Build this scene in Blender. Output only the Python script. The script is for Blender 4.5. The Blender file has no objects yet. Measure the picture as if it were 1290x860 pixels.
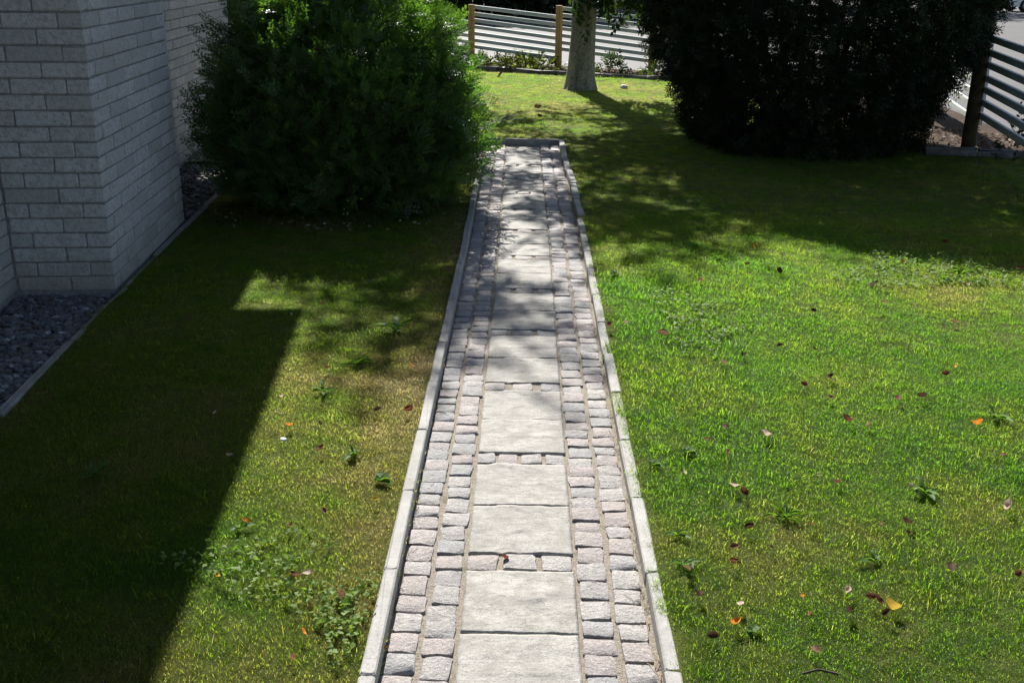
import bpy, math, random
import numpy as np
from mathutils import Vector, Matrix

SC = bpy.context.scene
COL = SC.collection
R = math.radians
rng = np.random.default_rng(7)
random.seed(7)

# ------------------------------------------------------------------ camera
PX_F, CAM_H, PITCH, YAW, ROLL = 1380.0, 2.151, R(19.1), R(0.59), R(0.6)
fw = Vector((-math.sin(YAW) * math.cos(PITCH), math.cos(YAW) * math.cos(PITCH), -math.sin(PITCH)))
rt = Vector((math.cos(YAW), math.sin(YAW), 0))
up = rt.cross(fw)
r2 = rt * math.cos(ROLL) + up * math.sin(ROLL)
u2 = up * math.cos(ROLL) - rt * math.sin(ROLL)
cam_data = bpy.data.cameras.new("camera")
cam = bpy.data.objects.new("camera", cam_data)
COL.objects.link(cam)
cam.matrix_world = Matrix(((r2.x, u2.x, -fw.x, 0), (r2.y, u2.y, -fw.y, 0), (r2.z, u2.z, -fw.z, CAM_H), (0, 0, 0, 1)))
cam_data.sensor_width = 36
cam_data.lens = PX_F / 1290 * 36
cam_data.clip_end = 800
cam_data.clip_start = 0.05
SC.camera = cam

# ------------------------------------------------------------------ light
SUN_EL, SUN_AZ = R(42), R(-9)          # azimuth from +Y, negative = to the left
world = bpy.data.worlds.new("World")
SC.world = world
world.use_nodes = True
nt = world.node_tree
sky = nt.nodes.new("ShaderNodeTexSky")
sky.sky_type = 'NISHITA'
sky.sun_disc = False
sky.sun_elevation = SUN_EL
sky.sun_rotation = SUN_AZ
nt.links.new(sky.outputs[0], nt.nodes["Background"].inputs[0])
nt.nodes["Background"].inputs[1].default_value = 0.058
sd = bpy.data.lights.new("sun", 'SUN')
sd.energy = 5.0
sd.angle = R(0.5)
sd.color = (1.0, 0.965, 0.91)
sun = bpy.data.objects.new("sun", sd)
COL.objects.link(sun)
sv = Vector((math.sin(SUN_AZ) * math.cos(SUN_EL), math.cos(SUN_AZ) * math.cos(SUN_EL), math.sin(SUN_EL)))
sun.rotation_euler = sv.to_track_quat('Z', 'Y').to_euler()
sun.location = (-4, 20, 25)
SC.view_settings.view_transform = 'Standard'
SC.view_settings.look = 'None'
SC.view_settings.gamma = 1
SC.view_settings.use_curve_mapping = False
SC.view_settings.exposure = 1.2
SC.cycles.max_bounces = 8
SC.cycles.transparent_max_bounces = 4

# ------------------------------------------------------------------ camera rays -> ground points (to place things where they stand)
def gp(px, py, z=0.0):
    d = fw + r2 * ((px - 645) / PX_F) - u2 * ((py - 430) / PX_F)
    t = (z - CAM_H) / d.z
    return Vector((d.x * t, d.y * t, z))

# ------------------------------------------------------------------ helpers
def tag(o, label=None, cat=None, group=None, kind=None):
    if label: o["label"] = label
    if cat: o["category"] = cat
    if group: o["group"] = group
    if kind: o["kind"] = kind
    return o

def mesh_np(name, verts, faces, mat=None, smooth=False, attrs=None):
    """verts (n,3); faces: (m,k) array or list of arrays with 3 or 4 columns"""
    me = bpy.data.meshes.new(name)
    verts = np.asarray(verts, dtype=np.float32)
    fl = faces if isinstance(faces, list) else [faces]
    fl = [np.asarray(f, dtype=np.int32) for f in fl if len(f)]
    me.vertices.add(len(verts))
    me.vertices.foreach_set("co", verts.ravel())
    loops = np.concatenate([f.ravel() for f in fl])
    tot = np.concatenate([np.full(len(f), f.shape[1], dtype=np.int32) for f in fl])
    start = np.concatenate([[0], np.cumsum(tot)[:-1]]).astype(np.int32)
    me.loops.add(len(loops))
    me.loops.foreach_set("vertex_index", loops)
    me.polygons.add(len(tot))
    me.polygons.foreach_set("loop_start", start)
    me.polygons.foreach_set("use_smooth", np.full(len(tot), bool(smooth)))
    me.update(calc_edges=True)
    for k, v in (attrs or {}).items():
        a = me.attributes.new(k, 'FLOAT', 'POINT')
        a.data.foreach_set("value", np.asarray(v, dtype=np.float32))
    if mat: me.materials.append(mat)
    return me

def link(name, me, parent=None, loc=None, rot=None):
    o = bpy.data.objects.new(name, me)
    COL.objects.link(o)
    if parent: o.parent = parent
    if loc is not None: o.location = loc
    if rot is not None: o.rotation_euler = rot
    return o

def empty(name, loc=(0, 0, 0), rot=(0, 0, 0)):
    o = bpy.data.objects.new(name, None)
    o.empty_display_size = 0.2
    COL.objects.link(o)
    o.location = loc; o.rotation_euler = rot
    return o

class MB:
    """collects simple shapes into one mesh"""
    def __init__(s): s.v = []; s.f3 = []; s.f4 = []; s.n = 0
    def add(s, v, f):
        f = np.asarray(f, dtype=np.int32) + s.n
        (s.f3 if f.shape[1] == 3 else s.f4).append(f)
    def put(s, v, fl):
        for f in fl: s.add(v, f)
        s.v.append(np.asarray(v, dtype=np.float32)); s.n += len(v)
    def box(s, c, d, bev=0.0, rz=0.0):
        v, f = bev_box(d[0], d[1], d[2], bev)
        if rz:
            cz, sz = math.cos(rz), math.sin(rz)
            v = np.stack([v[:, 0] * cz - v[:, 1] * sz, v[:, 0] * sz + v[:, 1] * cz, v[:, 2]], 1)
        s.put(v + np.array(c), f)
    def tube(s, pts, rad, n=8, cap=True):
        v, f = tube_np(pts, rad, n, cap); s.put(v, f)
    def mesh(s, name, mat, smooth=False):
        fl = []
        if s.f3: fl.append(np.concatenate(s.f3))
        if s.f4: fl.append(np.concatenate(s.f4))
        return mesh_np(name, np.concatenate(s.v), fl, mat, smooth)

def bev_box(dx, dy, dz, b=0.0):
    hx, hy, hz = dx / 2, dy / 2, dz / 2
    if b <= 0:
        v = np.array([[x, y, z] for z in (-hz, hz) for y in (-hy, hy) for x in (-hx, hx)], dtype=float)
        f = np.array([[0, 2, 3, 1], [4, 5, 7, 6], [0, 1, 5, 4], [2, 6, 7, 3], [0, 4, 6, 2], [1, 3, 7, 5]])
        return v, [f]
    # bevel on the upper edges and the vertical corners (8-gon column, inset top)
    def ring(ix, iy, z, c):
        return [[-ix + c, -iy, z], [ix - c, -iy, z], [ix, -iy + c, z], [ix, iy - c, z], [ix - c, iy, z], [-ix + c, iy, z], [-ix, iy - c, z], [-ix, -iy + c, z]]
    v = np.array(ring(hx - b, hy - b, -hz, b) + ring(hx, hy, -hz + b, b) + ring(hx, hy, hz - b, b) + ring(hx - b, hy - b, hz, b), dtype=float)
    f4 = []
    for r in range(3):
        for i in range(8):
            j = (i + 1) % 8
            f4.append([r * 8 + i, r * 8 + j, r * 8 + 8 + j, r * 8 + 8 + i])
    t = 24
    f4 += [[t, t + 1, t + 2, t + 3], [t, t + 3, t + 4, t + 7], [t + 4, t + 5, t + 6, t + 7],
           [3, 2, 1, 0], [7, 4, 3, 0], [7, 6, 5, 4]]
    return v, [np.array(f4)]

def tube_np(pts, rad, n=8, cap=True):
    pts = np.asarray(pts, dtype=float); m = len(pts)
    rad = np.asarray(rad, dtype=float) if np.ndim(rad) else np.full(m, rad)
    tan = np.gradient(pts, axis=0); tan /= np.linalg.norm(tan, axis=1)[:, None] + 1e-9
    ref = np.array([0.0, 0, 1]) if abs(tan[0, 2]) < 0.9 else np.array([1.0, 0, 0])
    v = []
    for i in range(m):
        a = np.cross(tan[i], ref); a /= np.linalg.norm(a) + 1e-9
        b = np.cross(tan[i], a)
        ang = np.arange(n) * 2 * math.pi / n
        v.append(pts[i] + rad[i] * (np.cos(ang)[:, None] * a + np.sin(ang)[:, None] * b))
    v = np.concatenate(v)
    f = []
    for i in range(m - 1):
        for k in range(n):
            k2 = (k + 1) % n
            f.append([i * n + k, i * n + k2, (i + 1) * n + k2, (i + 1) * n + k])
    out = [np.array(f)]
    if cap:
        v = np.concatenate([v, pts[:1], pts[-1:]])
        c0, c1 = m * n, m * n + 1
        out.append(np.array([[c0, (k + 1) % n, k] for k in range(n)] + [[c1, (m - 1) * n + k, (m - 1) * n + (k + 1) % n] for k in range(n)]))
    return v, out

_perm = rng.random((64, 64))
def vnoise(x, y, s=1.0, o=0.0):
    x = np.asarray(x) * s + o; y = np.asarray(y) * s + o * 1.7
    xi = np.floor(x).astype(int); yi = np.floor(y).astype(int)
    fx = x - xi; fy = y - yi
    fx = fx * fx * (3 - 2 * fx); fy = fy * fy * (3 - 2 * fy)
    P = lambda a, b: _perm[a % 64, b % 64]
    return (P(xi, yi) * (1 - fx) + P(xi + 1, yi) * fx) * (1 - fy) + (P(xi, yi + 1) * (1 - fx) + P(xi + 1, yi + 1) * fx) * fy

# ------------------------------------------------------------------ materials
class NT:
    def __init__(s, name):
        s.m = bpy.data.materials.new(name); s.m.use_nodes = True
        s.t = s.m.node_tree; s.b = s.t.nodes["Principled BSDF"]; s.out = s.t.nodes["Material Output"]
    def n(s, typ, **kw):
        nd = s.t.nodes.new(typ)
        for k, v in kw.items():
            if hasattr(nd, k) and k not in nd.inputs: setattr(nd, k, v)
            else: nd.inputs[k].default_value = v
        return nd
    def l(s, a, b): s.t.links.new(a, b)
    def pos(s): return s.n("ShaderNodeNewGeometry").outputs["Position"]
    def obj(s): return s.n("ShaderNodeTexCoord").outputs["Object"]
    def noise(s, vec, scale, detail=4, rough=0.55):
        nd = s.n("ShaderNodeTexNoise"); nd.inputs["Scale"].default_value = scale
        nd.inputs["Detail"].default_value = detail; nd.inputs["Roughness"].default_value = rough
        s.l(vec, nd.inputs["Vector"]); return nd.outputs["Fac"]
    def ramp(s, fac, stops, interp='LINEAR'):
        nd = s.n("ShaderNodeValToRGB"); cr = nd.color_ramp; cr.interpolation = interp
        while len(cr.elements) < len(stops): cr.elements.new(0.5)
        for e, (p, c) in zip(cr.elements, stops):
            e.position = p; e.color = (*c, 1) if len(c) == 3 else c
        s.l(fac, nd.inputs[0]); return nd.outputs[0]
    def mix(s, fac, a, b, mode='MIX'):
        nd = s.n("ShaderNodeMix"); nd.data_type = 'RGBA'; nd.blend_type = mode
        for sock, v in ((nd.inputs[0], fac), (nd.inputs[6], a), (nd.inputs[7], b)):
            if hasattr(v, "is_linked"): s.l(v, sock)
            elif isinstance(v, (int, float)): sock.default_value = v
            else: sock.default_value = (*v, 1)
        return nd.outputs[2]
    def math(s, op, a, b=0.0):
        nd = s.n("ShaderNodeMath"); nd.operation = op
        for sock, v in ((nd.inputs[0], a), (nd.inputs[1], b)):
            if hasattr(v, "is_linked"): s.l(v, sock)
            else: sock.default_value = v
        return nd.outputs[0]
    def maprange(s, v, a, b, c=0.0, d=1.0):
        nd = s.n("ShaderNodeMapRange"); s.l(v, nd.inputs[0])
        for i, x in enumerate((a, b, c, d)): nd.inputs[i + 1].default_value = x
        return nd.outputs[0]
    def attr(s, name, typ='GEOMETRY'):
        nd = s.n("ShaderNodeAttribute"); nd.attribute_name = name; nd.attribute_type = typ
        return nd.outputs["Fac"]
    def rand(s): return s.n("ShaderNodeObjectInfo").outputs["Random"]
    def col(s, c):
        if hasattr(c, "is_linked"): s.l(c, s.b.inputs["Base Color"])
        else: s.b.inputs["Base Color"].default_value = (*c, 1)
    def rough(s, v, spec=None):
        if hasattr(v, "is_linked"): s.l(v, s.b.inputs["Roughness"])
        else: s.b.inputs["Roughness"].default_value = v
        if spec is not None: s.b.inputs["Specular IOR Level"].default_value = spec
    def bump(s, h, strength=0.5, dist=0.01):
        nd = s.n("ShaderNodeBump"); nd.inputs["Strength"].default_value = strength; nd.inputs["Distance"].default_value = dist
        s.l(h, nd.inputs["Height"]); s.l(nd.outputs[0], s.b.inputs["Normal"])
    def leaf(s, color, trans=0.45, gloss=0.5, spec=0.3, tcol=None):
        """diffuse + translucent leaf"""
        s.col(color); s.rough(gloss, spec)
        tr = s.n("ShaderNodeBsdfTranslucent")
        tc = tcol if tcol is not None else color
        if hasattr(tc, "is_linked"): s.l(tc, tr.inputs[0])
        else: tr.inputs[0].default_value = (*tc, 1)
        mx = s.n("ShaderNodeMixShader"); mx.inputs[0].default_value = trans
        s.l(s.b.outputs[0], mx.inputs[1]); s.l(tr.outputs[0], mx.inputs[2]); s.l(mx.outputs[0], s.out.inputs[0])

def m_plain(name, c, rough=0.6, scale=20, var=0.25, bump=0.0, bscale=60, spec=0.3, dist=0.003):
    k = NT(name); p = k.obj()
    f = k.noise(p, scale, 5)
    k.col(k.ramp(f, [(0.3, [x * (1 - var) for x in c]), (0.7, [min(1, x * (1 + var)) for x in c])]))
    k.rough(rough, spec)
    if bump: k.bump(k.noise(p, bscale, 6, 0.65), bump, dist)
    return k.m

# slab: pale cast stone with riven face and grey dirt
k = NT("slab_stone"); p = k.pos()
f1 = k.noise(p, 4.5, 8, 0.72); f2 = k.noise(p, 34, 7, 0.78); f3 = k.noise(p, 150, 3, 0.65)
c = k.ramp(f1, [(0.3, (0.30, 0.285, 0.256)), (0.5, (0.348, 0.332, 0.30)), (0.72, (0.385, 0.37, 0.338))])
f4 = k.noise(p, 9, 7, 0.72)
c = k.mix(k.ramp(f4, [(0.42, (0.85, 0.85, 0.85)), (0.56, (0, 0, 0))]), c, (0.235, 0.222, 0.195))
c = k.mix(k.ramp(k.rand(), [(0, (0, 0, 0)), (1, (0.45, 0.45, 0.45))]), c, (0.27, 0.262, 0.24))
c = k.mix(k.ramp(f2, [(0.36, (0.6, 0.6, 0.6)), (0.50, (0, 0, 0))]), c, (0.24, 0.225, 0.20))
c = k.mix(k.ramp(f3, [(0.36, (0.8, 0.8, 0.8)), (0.47, (0, 0, 0))]), c, (0.16, 0.15, 0.14))
sq = k.n("ShaderNodeVectorMath", operation='MULTIPLY'); k.l(p, sq.inputs[0]); sq.inputs[1].default_value = (7, 13, 7)
wv = k.noise(sq.outputs[0], 1.0, 7, 0.7)
k.col(c); k.rough(0.8, 0.25)
hh = k.math('ADD', k.math('MULTIPLY', wv, 1.0), k.math('MULTIPLY', f2, 0.35))
k.bump(hh, 0.8, 0.014)
M_SLAB = k.m

# granite cobbles, hue by object
k = NT("granite_cobble"); p = k.pos(); rnd = k.rand()
base = k.ramp(rnd, [(0.0, (0.445, 0.385, 0.365)), (0.16, (0.408, 0.379, 0.368)), (0.3, (0.457, 0.422, 0.402)), (0.44, (0.420, 0.360, 0.343)),
                    (0.56, (0.364, 0.354, 0.353)), (0.68, (0.457, 0.404, 0.384)), (0.80, (0.389, 0.373, 0.371)), (0.90, (0.482, 0.450, 0.424)), (0.97, (0.352, 0.339, 0.337))], 'CONSTANT')
g1 = k.noise(p, 220, 3, 0.7); g2 = k.noise(p, 40, 5, 0.65)
c = k.mix(k.ramp(g1, [(0.36, (0.8, 0.8, 0.8)), (0.5, (0, 0, 0))]), base, (0.13, 0.12, 0.125))
c = k.mix(k.ramp(g1, [(0.55, (0, 0, 0)), (0.68, (0.6, 0.6, 0.6))]), c, (0.56, 0.53, 0.50))
c = k.mix(k.ramp(g2, [(0.35, (0.5, 0.5, 0.5)), (0.6, (0, 0, 0))]), c, (0.22, 0.2, 0.19))
c = k.mix(1.0, c, (0.87, 0.885, 0.875), 'MULTIPLY')
k.col(c); k.rough(0.75, 0.3)
k.bump(k.math('ADD', k.math('ADD', g2, k.math('MULTIPLY', g1, 0.3)), k.math('MULTIPLY', k.noise(p, 85, 5, 0.7), 0.6)), 1.0, 0.012)
M_COB = k.m

# joint sand
k = NT("joint_sand"); p = k.pos()
a = k.noise(p, 9, 5); b = k.noise(p, 190, 4, 0.7); d = k.noise(p, 55, 4, 0.6)
c = k.ramp(b, [(0.3, (0.15, 0.125, 0.10)), (0.5, (0.31, 0.27, 0.22)), (0.7, (0.44, 0.40, 0.34))])
c = k.mix(k.ramp(a, [(0.58, (0, 0, 0)), (0.72, (0.6, 0.6, 0.6))]), c, (0.07, 0.075, 0.03))
k.col(c); k.rough(0.95, 0.1); k.bump(k.math('ADD', b, d), 1.0, 0.01)
M_SAND = k.m

def kerb_mat(name, lo, hi):
    k = NT(name); p = k.pos()
    a = k.noise(p, 7, 6, 0.65); b = k.noise(p, 150, 3, 0.65)
    c = k.ramp(a, [(0.3, lo), (0.65, hi)])
    c = k.mix(k.ramp(b, [(0.34, (0.6, 0.6, 0.6)), (0.45, (0, 0, 0))]), c, [x * 0.45 for x in lo])
    c = k.mix(k.ramp(k.rand(), [(0, (0, 0, 0)), (1, (0.25, 0.25, 0.25))]), c, lo)
    k.col(c); k.rough(0.85, 0.2); k.bump(k.math('ADD', k.noise(p, 45, 5, 0.7), k.math('MULTIPLY', b, 0.4)), 0.4, 0.006)
    return k.m
M_KERB = kerb_mat("kerb_concrete", (0.255, 0.246, 0.23), (0.37, 0.36, 0.34))
M_EDGE = kerb_mat("edging_concrete", (0.20, 0.19, 0.18), (0.36, 0.35, 0.33))
M_ROCK = kerb_mat("edging_rock", (0.09, 0.085, 0.08), (0.26, 0.245, 0.23))

# white-grey split bricks
k = NT("pale_brick"); p = k.pos(); rnd = k.rand()
g = k.noise(p, 160, 4, 0.75); d = k.noise(p, 30, 6, 0.75); st = k.noise(p, 1.7, 4, 0.6)
base = k.ramp(rnd, [(0, (0.56, 0.53, 0.535)), (0.35, (0.72, 0.685, 0.695)), (0.7, (0.80, 0.76, 0.77)), (1, (0.62, 0.58, 0.565))])
c = k.mix(k.ramp(g, [(0.36, (0.8, 0.8, 0.8)), (0.56, (0, 0, 0))]), base, (0.42, 0.42, 0.42))
c = k.mix(k.ramp(d, [(0.38, (0.9, 0.9, 0.9)), (0.54, (0, 0, 0))]), c, (0.44, 0.42, 0.40))
c = k.mix(k.ramp(st, [(0.5, (0, 0, 0)), (0.75, (0.35, 0.35, 0.35))]), c, (0.33, 0.32, 0.29))
sx = k.n("ShaderNodeSeparateXYZ"); k.l(p, sx.inputs[0])
base_z = k.maprange(k.math('ADD', sx.outputs[2], k.math('MULTIPLY', k.noise(p, 6, 5, 0.7), 0.5)), 0.25, 0.62, 0.55, 0.0)
c = k.mix(base_z, c, (0.26, 0.235, 0.18))
k.col(c); k.rough(0.9, 0.2); k.bump(k.math('ADD', k.math('MULTIPLY', d, 1.0), k.math('MULTIPLY', k.noise(p, 55, 5, 0.7), 0.8)), 1.0, 0.016)
M_BRICK = k.m
M_MORTAR = m_plain("mortar", (0.26, 0.25, 0.25), 0.95, 40, 0.3, 0.6, 200, 0.1)
M_ROOF = m_plain("roof_boards", (0.10, 0.075, 0.06), 0.8, 12, 0.3, 0.4, 40)

# ground things
def soil_mat(name, stops, scale=60, big=1.5, tint=(0.05, 0.045, 0.02), bumpd=0.02):
    k = NT(name); p = k.pos()
    a = k.noise(p, scale, 6, 0.7); b = k.noise(p, big, 4)
    c = k.ramp(a, stops)
    c = k.mix(k.ramp(b, [(0.4, (0, 0, 0)), (0.7, (0.7, 0.7, 0.7))]), c, tint)
    k.col(c); k.rough(0.95, 0.1); k.bump(a, 1.0, bumpd)
    return k.m
M_LAWN = soil_mat("lawn_thatch", [(0.3, (0.040, 0.052, 0.010)), (0.5, (0.090, 0.112, 0.022)), (0.7, (0.15, 0.15, 0.05))], 90, 1.2, (0.095, 0.085, 0.032))
M_SOIL = soil_mat("bed_soil", [(0.3, (0.02, 0.014, 0.01)), (0.5, (0.06, 0.042, 0.03)), (0.7, (0.14, 0.10, 0.075))], 50, 2, (0.045, 0.03, 0.02))
M_GROUND = soil_mat("rough_ground", [(0.3, (0.03, 0.035, 0.012)), (0.7, (0.07, 0.075, 0.03))], 8, 0.3)
k = NT("asphalt"); p = k.pos()
a = k.noise(p, 80, 5, 0.7); b = k.noise(p, 0.6, 5, 0.6); e = k.noise(p, 6, 6, 0.7)
c = k.ramp(a, [(0.3, (0.038, 0.036, 0.036)), (0.7, (0.068, 0.064, 0.063))])
c = k.mix(k.ramp(b, [(0.4, (0, 0, 0)), (0.65, (0.5, 0.5, 0.5))]), c, (0.078, 0.072, 0.07))
c = k.mix(k.ramp(e, [(0.60, (0, 0, 0)), (0.66, (0.5, 0.5, 0.5))]), c, (0.06, 0.055, 0.05))
k.col(c); k.rough(0.75, 0.35); k.bump(a, 0.5, 0.006)
M_ASPHALT = k.m
M_GRAVELBED = m_plain("gravel_bed", (0.06, 0.058, 0.06), 0.95, 30, 0.4, 0.8, 60)
k = NT("gravel_stone"); t = k.attr("tone"); p = k.pos()
c = k.ramp(t, [(0, (0.06, 0.065, 0.075)), (0.25, (0.13, 0.135, 0.15)), (0.45, (0.09, 0.065, 0.05)), (0.6, (0.18, 0.185, 0.20)), (0.8, (0.11, 0.09, 0.08)), (0.93, (0.36, 0.37, 0.39)), (1, (0.07, 0.065, 0.06))])
c = k.mix(k.ramp(k.noise(p, 120, 3), [(0.35, (0.5, 0.5, 0.5)), (0.5, (0, 0, 0))]), c, (0.1, 0.1, 0.1))
k.col(c); k.rough(0.7, 0.35); k.bump(k.noise(p, 90, 4), 0.4, 0.003)
M_GRAVEL = k.m

# foliage
def foliage_mat(name, stops, trans=0.4, tstops=None, gloss=0.5, spec=0.3):
    k = NT(name); t = k.attr("tone")
    c = k.ramp(t, stops)
    tc = k.ramp(t, tstops) if tstops else None
    k.leaf(c, trans, gloss, spec, tc)
    return k.m
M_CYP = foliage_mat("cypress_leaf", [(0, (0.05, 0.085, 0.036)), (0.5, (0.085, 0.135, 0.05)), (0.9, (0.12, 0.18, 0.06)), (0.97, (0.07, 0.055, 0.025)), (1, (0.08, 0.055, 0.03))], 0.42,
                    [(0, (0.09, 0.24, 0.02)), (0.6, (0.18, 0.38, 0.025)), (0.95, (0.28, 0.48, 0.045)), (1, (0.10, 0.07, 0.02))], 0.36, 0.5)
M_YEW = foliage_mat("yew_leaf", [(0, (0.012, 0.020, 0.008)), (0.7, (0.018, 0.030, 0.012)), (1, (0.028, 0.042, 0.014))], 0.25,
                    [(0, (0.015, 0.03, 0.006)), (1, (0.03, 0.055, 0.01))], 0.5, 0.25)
M_TREELEAF = foliage_mat("tree_leaf", [(0, (0.03, 0.05, 0.015)), (0.7, (0.045, 0.075, 0.02)), (1, (0.07, 0.08, 0.02))], 0.4,
                         [(0, (0.03, 0.07, 0.010)), (1, (0.09, 0.14, 0.02))], 0.5, 0.25)
M_HEDGE = foliage_mat("hedge_leaf", [(0, (0.018, 0.030, 0.012)), (1, (0.035, 0.055, 0.02))], 0.3,
                      [(0, (0.02, 0.05, 0.008)), (1, (0.05, 0.09, 0.012))], 0.5, 0.3)
M_LIME = foliage_mat("lime_leaf", [(0, (0.06, 0.09, 0.02)), (1, (0.11, 0.13, 0.03))], 0.5,
                     [(0, (0.16, 0.24, 0.02)), (1, (0.30, 0.34, 0.03))], 0.45, 0.4)
M_WEED = foliage_mat("weed_leaf", [(0, (0.055, 0.115, 0.025)), (1, (0.10, 0.17, 0.04))], 0.45,
                     [(0, (0.09, 0.22, 0.012)), (1, (0.18, 0.32, 0.02))], 0.55, 0.18)
M_LITTER = foliage_mat("leaf_litter", [(0, (0.05, 0.03, 0.02)), (0.5, (0.14, 0.085, 0.05)), (0.8, (0.24, 0.17, 0.11)), (1, (0.32, 0.27, 0.22))], 0.2, None, 0.7, 0.2)
M_CLOVER = foliage_mat("clover_leaf", [(0, (0.09, 0.15, 0.03)), (1, (0.18, 0.26, 0.06))], 0.4,
                       [(0, (0.14, 0.30, 0.015)), (1, (0.26, 0.42, 0.03))], 0.55, 0.15)
k = NT("straw"); k.leaf((0.42, 0.34, 0.22), 0.2, 0.6, 0.3); M_STRAW = k.m

# grass blade: green to straw by instance attribute "dry", blade tone and height
k = NT("grass_blade")
dry = k.attr("dry", 'INSTANCER'); tone = k.attr("tone"); tip = k.attr("tip")
v = k.math('ADD', dry, k.math('MULTIPLY', k.math('SUBTRACT', tone, 0.5), 0.36))
c = k.ramp(v, [(0.0, (0.026, 0.048, 0.013)), (0.3, (0.042, 0.061, 0.015)), (0.5, (0.070, 0.076, 0.022)), (0.72, (0.13, 0.112, 0.048)), (1.0, (0.27, 0.22, 0.125))])
tc = k.ramp(v, [(0.0, (0.235, 0.54, 0.026)), (0.3, (0.37, 0.60, 0.034)), (0.5, (0.50, 0.59, 0.07)), (0.72, (0.63, 0.54, 0.17)), (1.0, (0.74, 0.60, 0.34))])
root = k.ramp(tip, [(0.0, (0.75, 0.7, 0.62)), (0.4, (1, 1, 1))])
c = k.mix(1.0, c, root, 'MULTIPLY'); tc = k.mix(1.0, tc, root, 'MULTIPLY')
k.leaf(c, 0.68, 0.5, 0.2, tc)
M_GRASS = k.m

# wood, bark, metal, car
k = NT("post_wood"); p = k.obj()
sc = k.n("ShaderNodeVectorMath", operation='MULTIPLY'); k.l(p, sc.inputs[0]); sc.inputs[1].default_value = (40, 40, 2.5)
f = k.noise(sc.outputs[0], 1, 6, 0.6)
k.col(k.ramp(f, [(0.3, (0.30, 0.18, 0.05)), (0.5, (0.52, 0.34, 0.12)), (0.7, (0.64, 0.46, 0.19))])); k.rough(0.7, 0.3); k.bump(f, 0.4, 0.004)
M_POST = k.m
k = NT("old_post_wood"); p = k.obj()
f = k.noise(p, 9, 6, 0.65)
k.col(k.ramp(f, [(0.3, (0.035, 0.024, 0.012)), (0.55, (0.07, 0.05, 0.022)), (0.75, (0.085, 0.08, 0.035))])); k.rough(0.85, 0.2); k.bump(k.noise(p, 30, 6), 0.6, 0.006)
M_OLDPOST = k.m
k = NT("rail_paint"); p = k.obj()
sc = k.n("ShaderNodeVectorMath", operation='MULTIPLY'); k.l(p, sc.inputs[0]); sc.inputs[1].default_value = (1.5, 30, 30)
f = k.noise(sc.outputs[0], 1, 6, 0.65)
c = k.ramp(f, [(0.32, (0.40, 0.45, 0.41)), (0.5, (0.60, 0.64, 0.60)), (0.7, (0.70, 0.73, 0.70))])
c = k.mix(k.ramp(k.rand(), [(0, (0, 0, 0)), (1, (0.35, 0.35, 0.35))]), c, (0.50, 0.54, 0.50))
k.col(c); k.rough(0.55, 0.4); k.bump(f, 0.3, 0.003)
M_RAIL = k.m
k = NT("pale_bark"); p = k.obj()
sc = k.n("ShaderNodeVectorMath", operation='MULTIPLY'); k.l(p, sc.inputs[0]); sc.inputs[1].default_value = (9, 9, 1.6)
f = k.noise(sc.outputs[0], 1, 6, 0.65); g = k.noise(p, 26, 6, 0.7)
c = k.ramp(f, [(0.3, (0.17, 0.15, 0.115)), (0.5, (0.32, 0.295, 0.235)), (0.7, (0.46, 0.43, 0.35))])
c = k.mix(k.ramp(g, [(0.36, (0.9, 0.9, 0.9)), (0.50, (0, 0, 0))]), c, (0.09, 0.075, 0.05))
k.col(c); k.rough(0.85, 0.2); k.bump(k.math('ADD', f, k.math('MULTIPLY', g, 0.6)), 0.7, 0.02)
M_BARK = k.m
M_STEM = m_plain("brown_stem", (0.06, 0.042, 0.028), 0.85, 25, 0.4, 0.6, 60)
def paint(name, c, r=0.25):
    k = NT(name); k.col(c); k.rough(r, 0.5); k.b.inputs["Coat Weight"].default_value = 0.6
    k.bump(k.noise(k.pos(), 3, 2), 0.02, 0.002); return k.m
M_WHITE = paint("white_paint", (0.74, 0.74, 0.72)); M_BLACKP = paint("dark_paint", (0.012, 0.013, 0.016))
M_RUBBER = m_plain("rubber", (0.015, 0.015, 0.016), 0.85)
M_RIM = m_plain("alloy", (0.35, 0.35, 0.36), 0.35, 20, 0.1)
k = NT("car_glass"); k.col((0.02, 0.024, 0.028)); k.rough(0.06, 0.6); M_GLASS = k.m
k = NT("lamp_lens"); k.col((0.5, 0.5, 0.5)); k.rough(0.12, 0.6); M_LENS = k.m

# ------------------------------------------------------------------ terrain
def h_lawn(x, y):
    x = np.asarray(x, float); y = np.asarray(y, float)
    left = np.clip((-x - 0.5) / 2.1, 0, 1)
    z = 0.048 - 0.05 * left * (y < 13)
    amp = np.clip((np.abs(x) - 0.55) / 0.8, 0, 1)
    z = z + amp * (0.035 * (vnoise(x, y, 0.9, 3.3) - 0.5) + 0.02 * (vnoise(x, y, 2.7, 9.1) - 0.5))
    return z

def sheet(name, x0, x1, y0, y1, mat, z=None, step=0.25):
    nx = max(2, int((x1 - x0) / step) + 1); ny = max(2, int((y1 - y0) / step) + 1)
    X, Y = np.meshgrid(np.linspace(x0, x1, nx), np.linspace(y0, y1, ny))
    Z = h_lawn(X, Y) if z is None else np.full_like(X, z)
    v = np.stack([X.ravel(), Y.ravel(), Z.ravel()], 1)
    i = np.arange(nx * ny).reshape(ny, nx)
    f = np.stack([i[:-1, :-1].ravel(), i[:-1, 1:].ravel(), i[1:, 1:].ravel(), i[1:, :-1].ravel()], 1)
    o = link(name, mesh_np(name, v, f, mat, True)); o["kind"] = "structure"; return o

def poly(name, pts, z, mat, kind="structure"):
    v = [(p[0], p[1], z) for p in pts]
    me = bpy.data.meshes.new(name); me.from_pydata(v, [], [list(range(len(v)))]); me.materials.append(mat)
    o = link(name, me); o["kind"] = kind; return o

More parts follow.
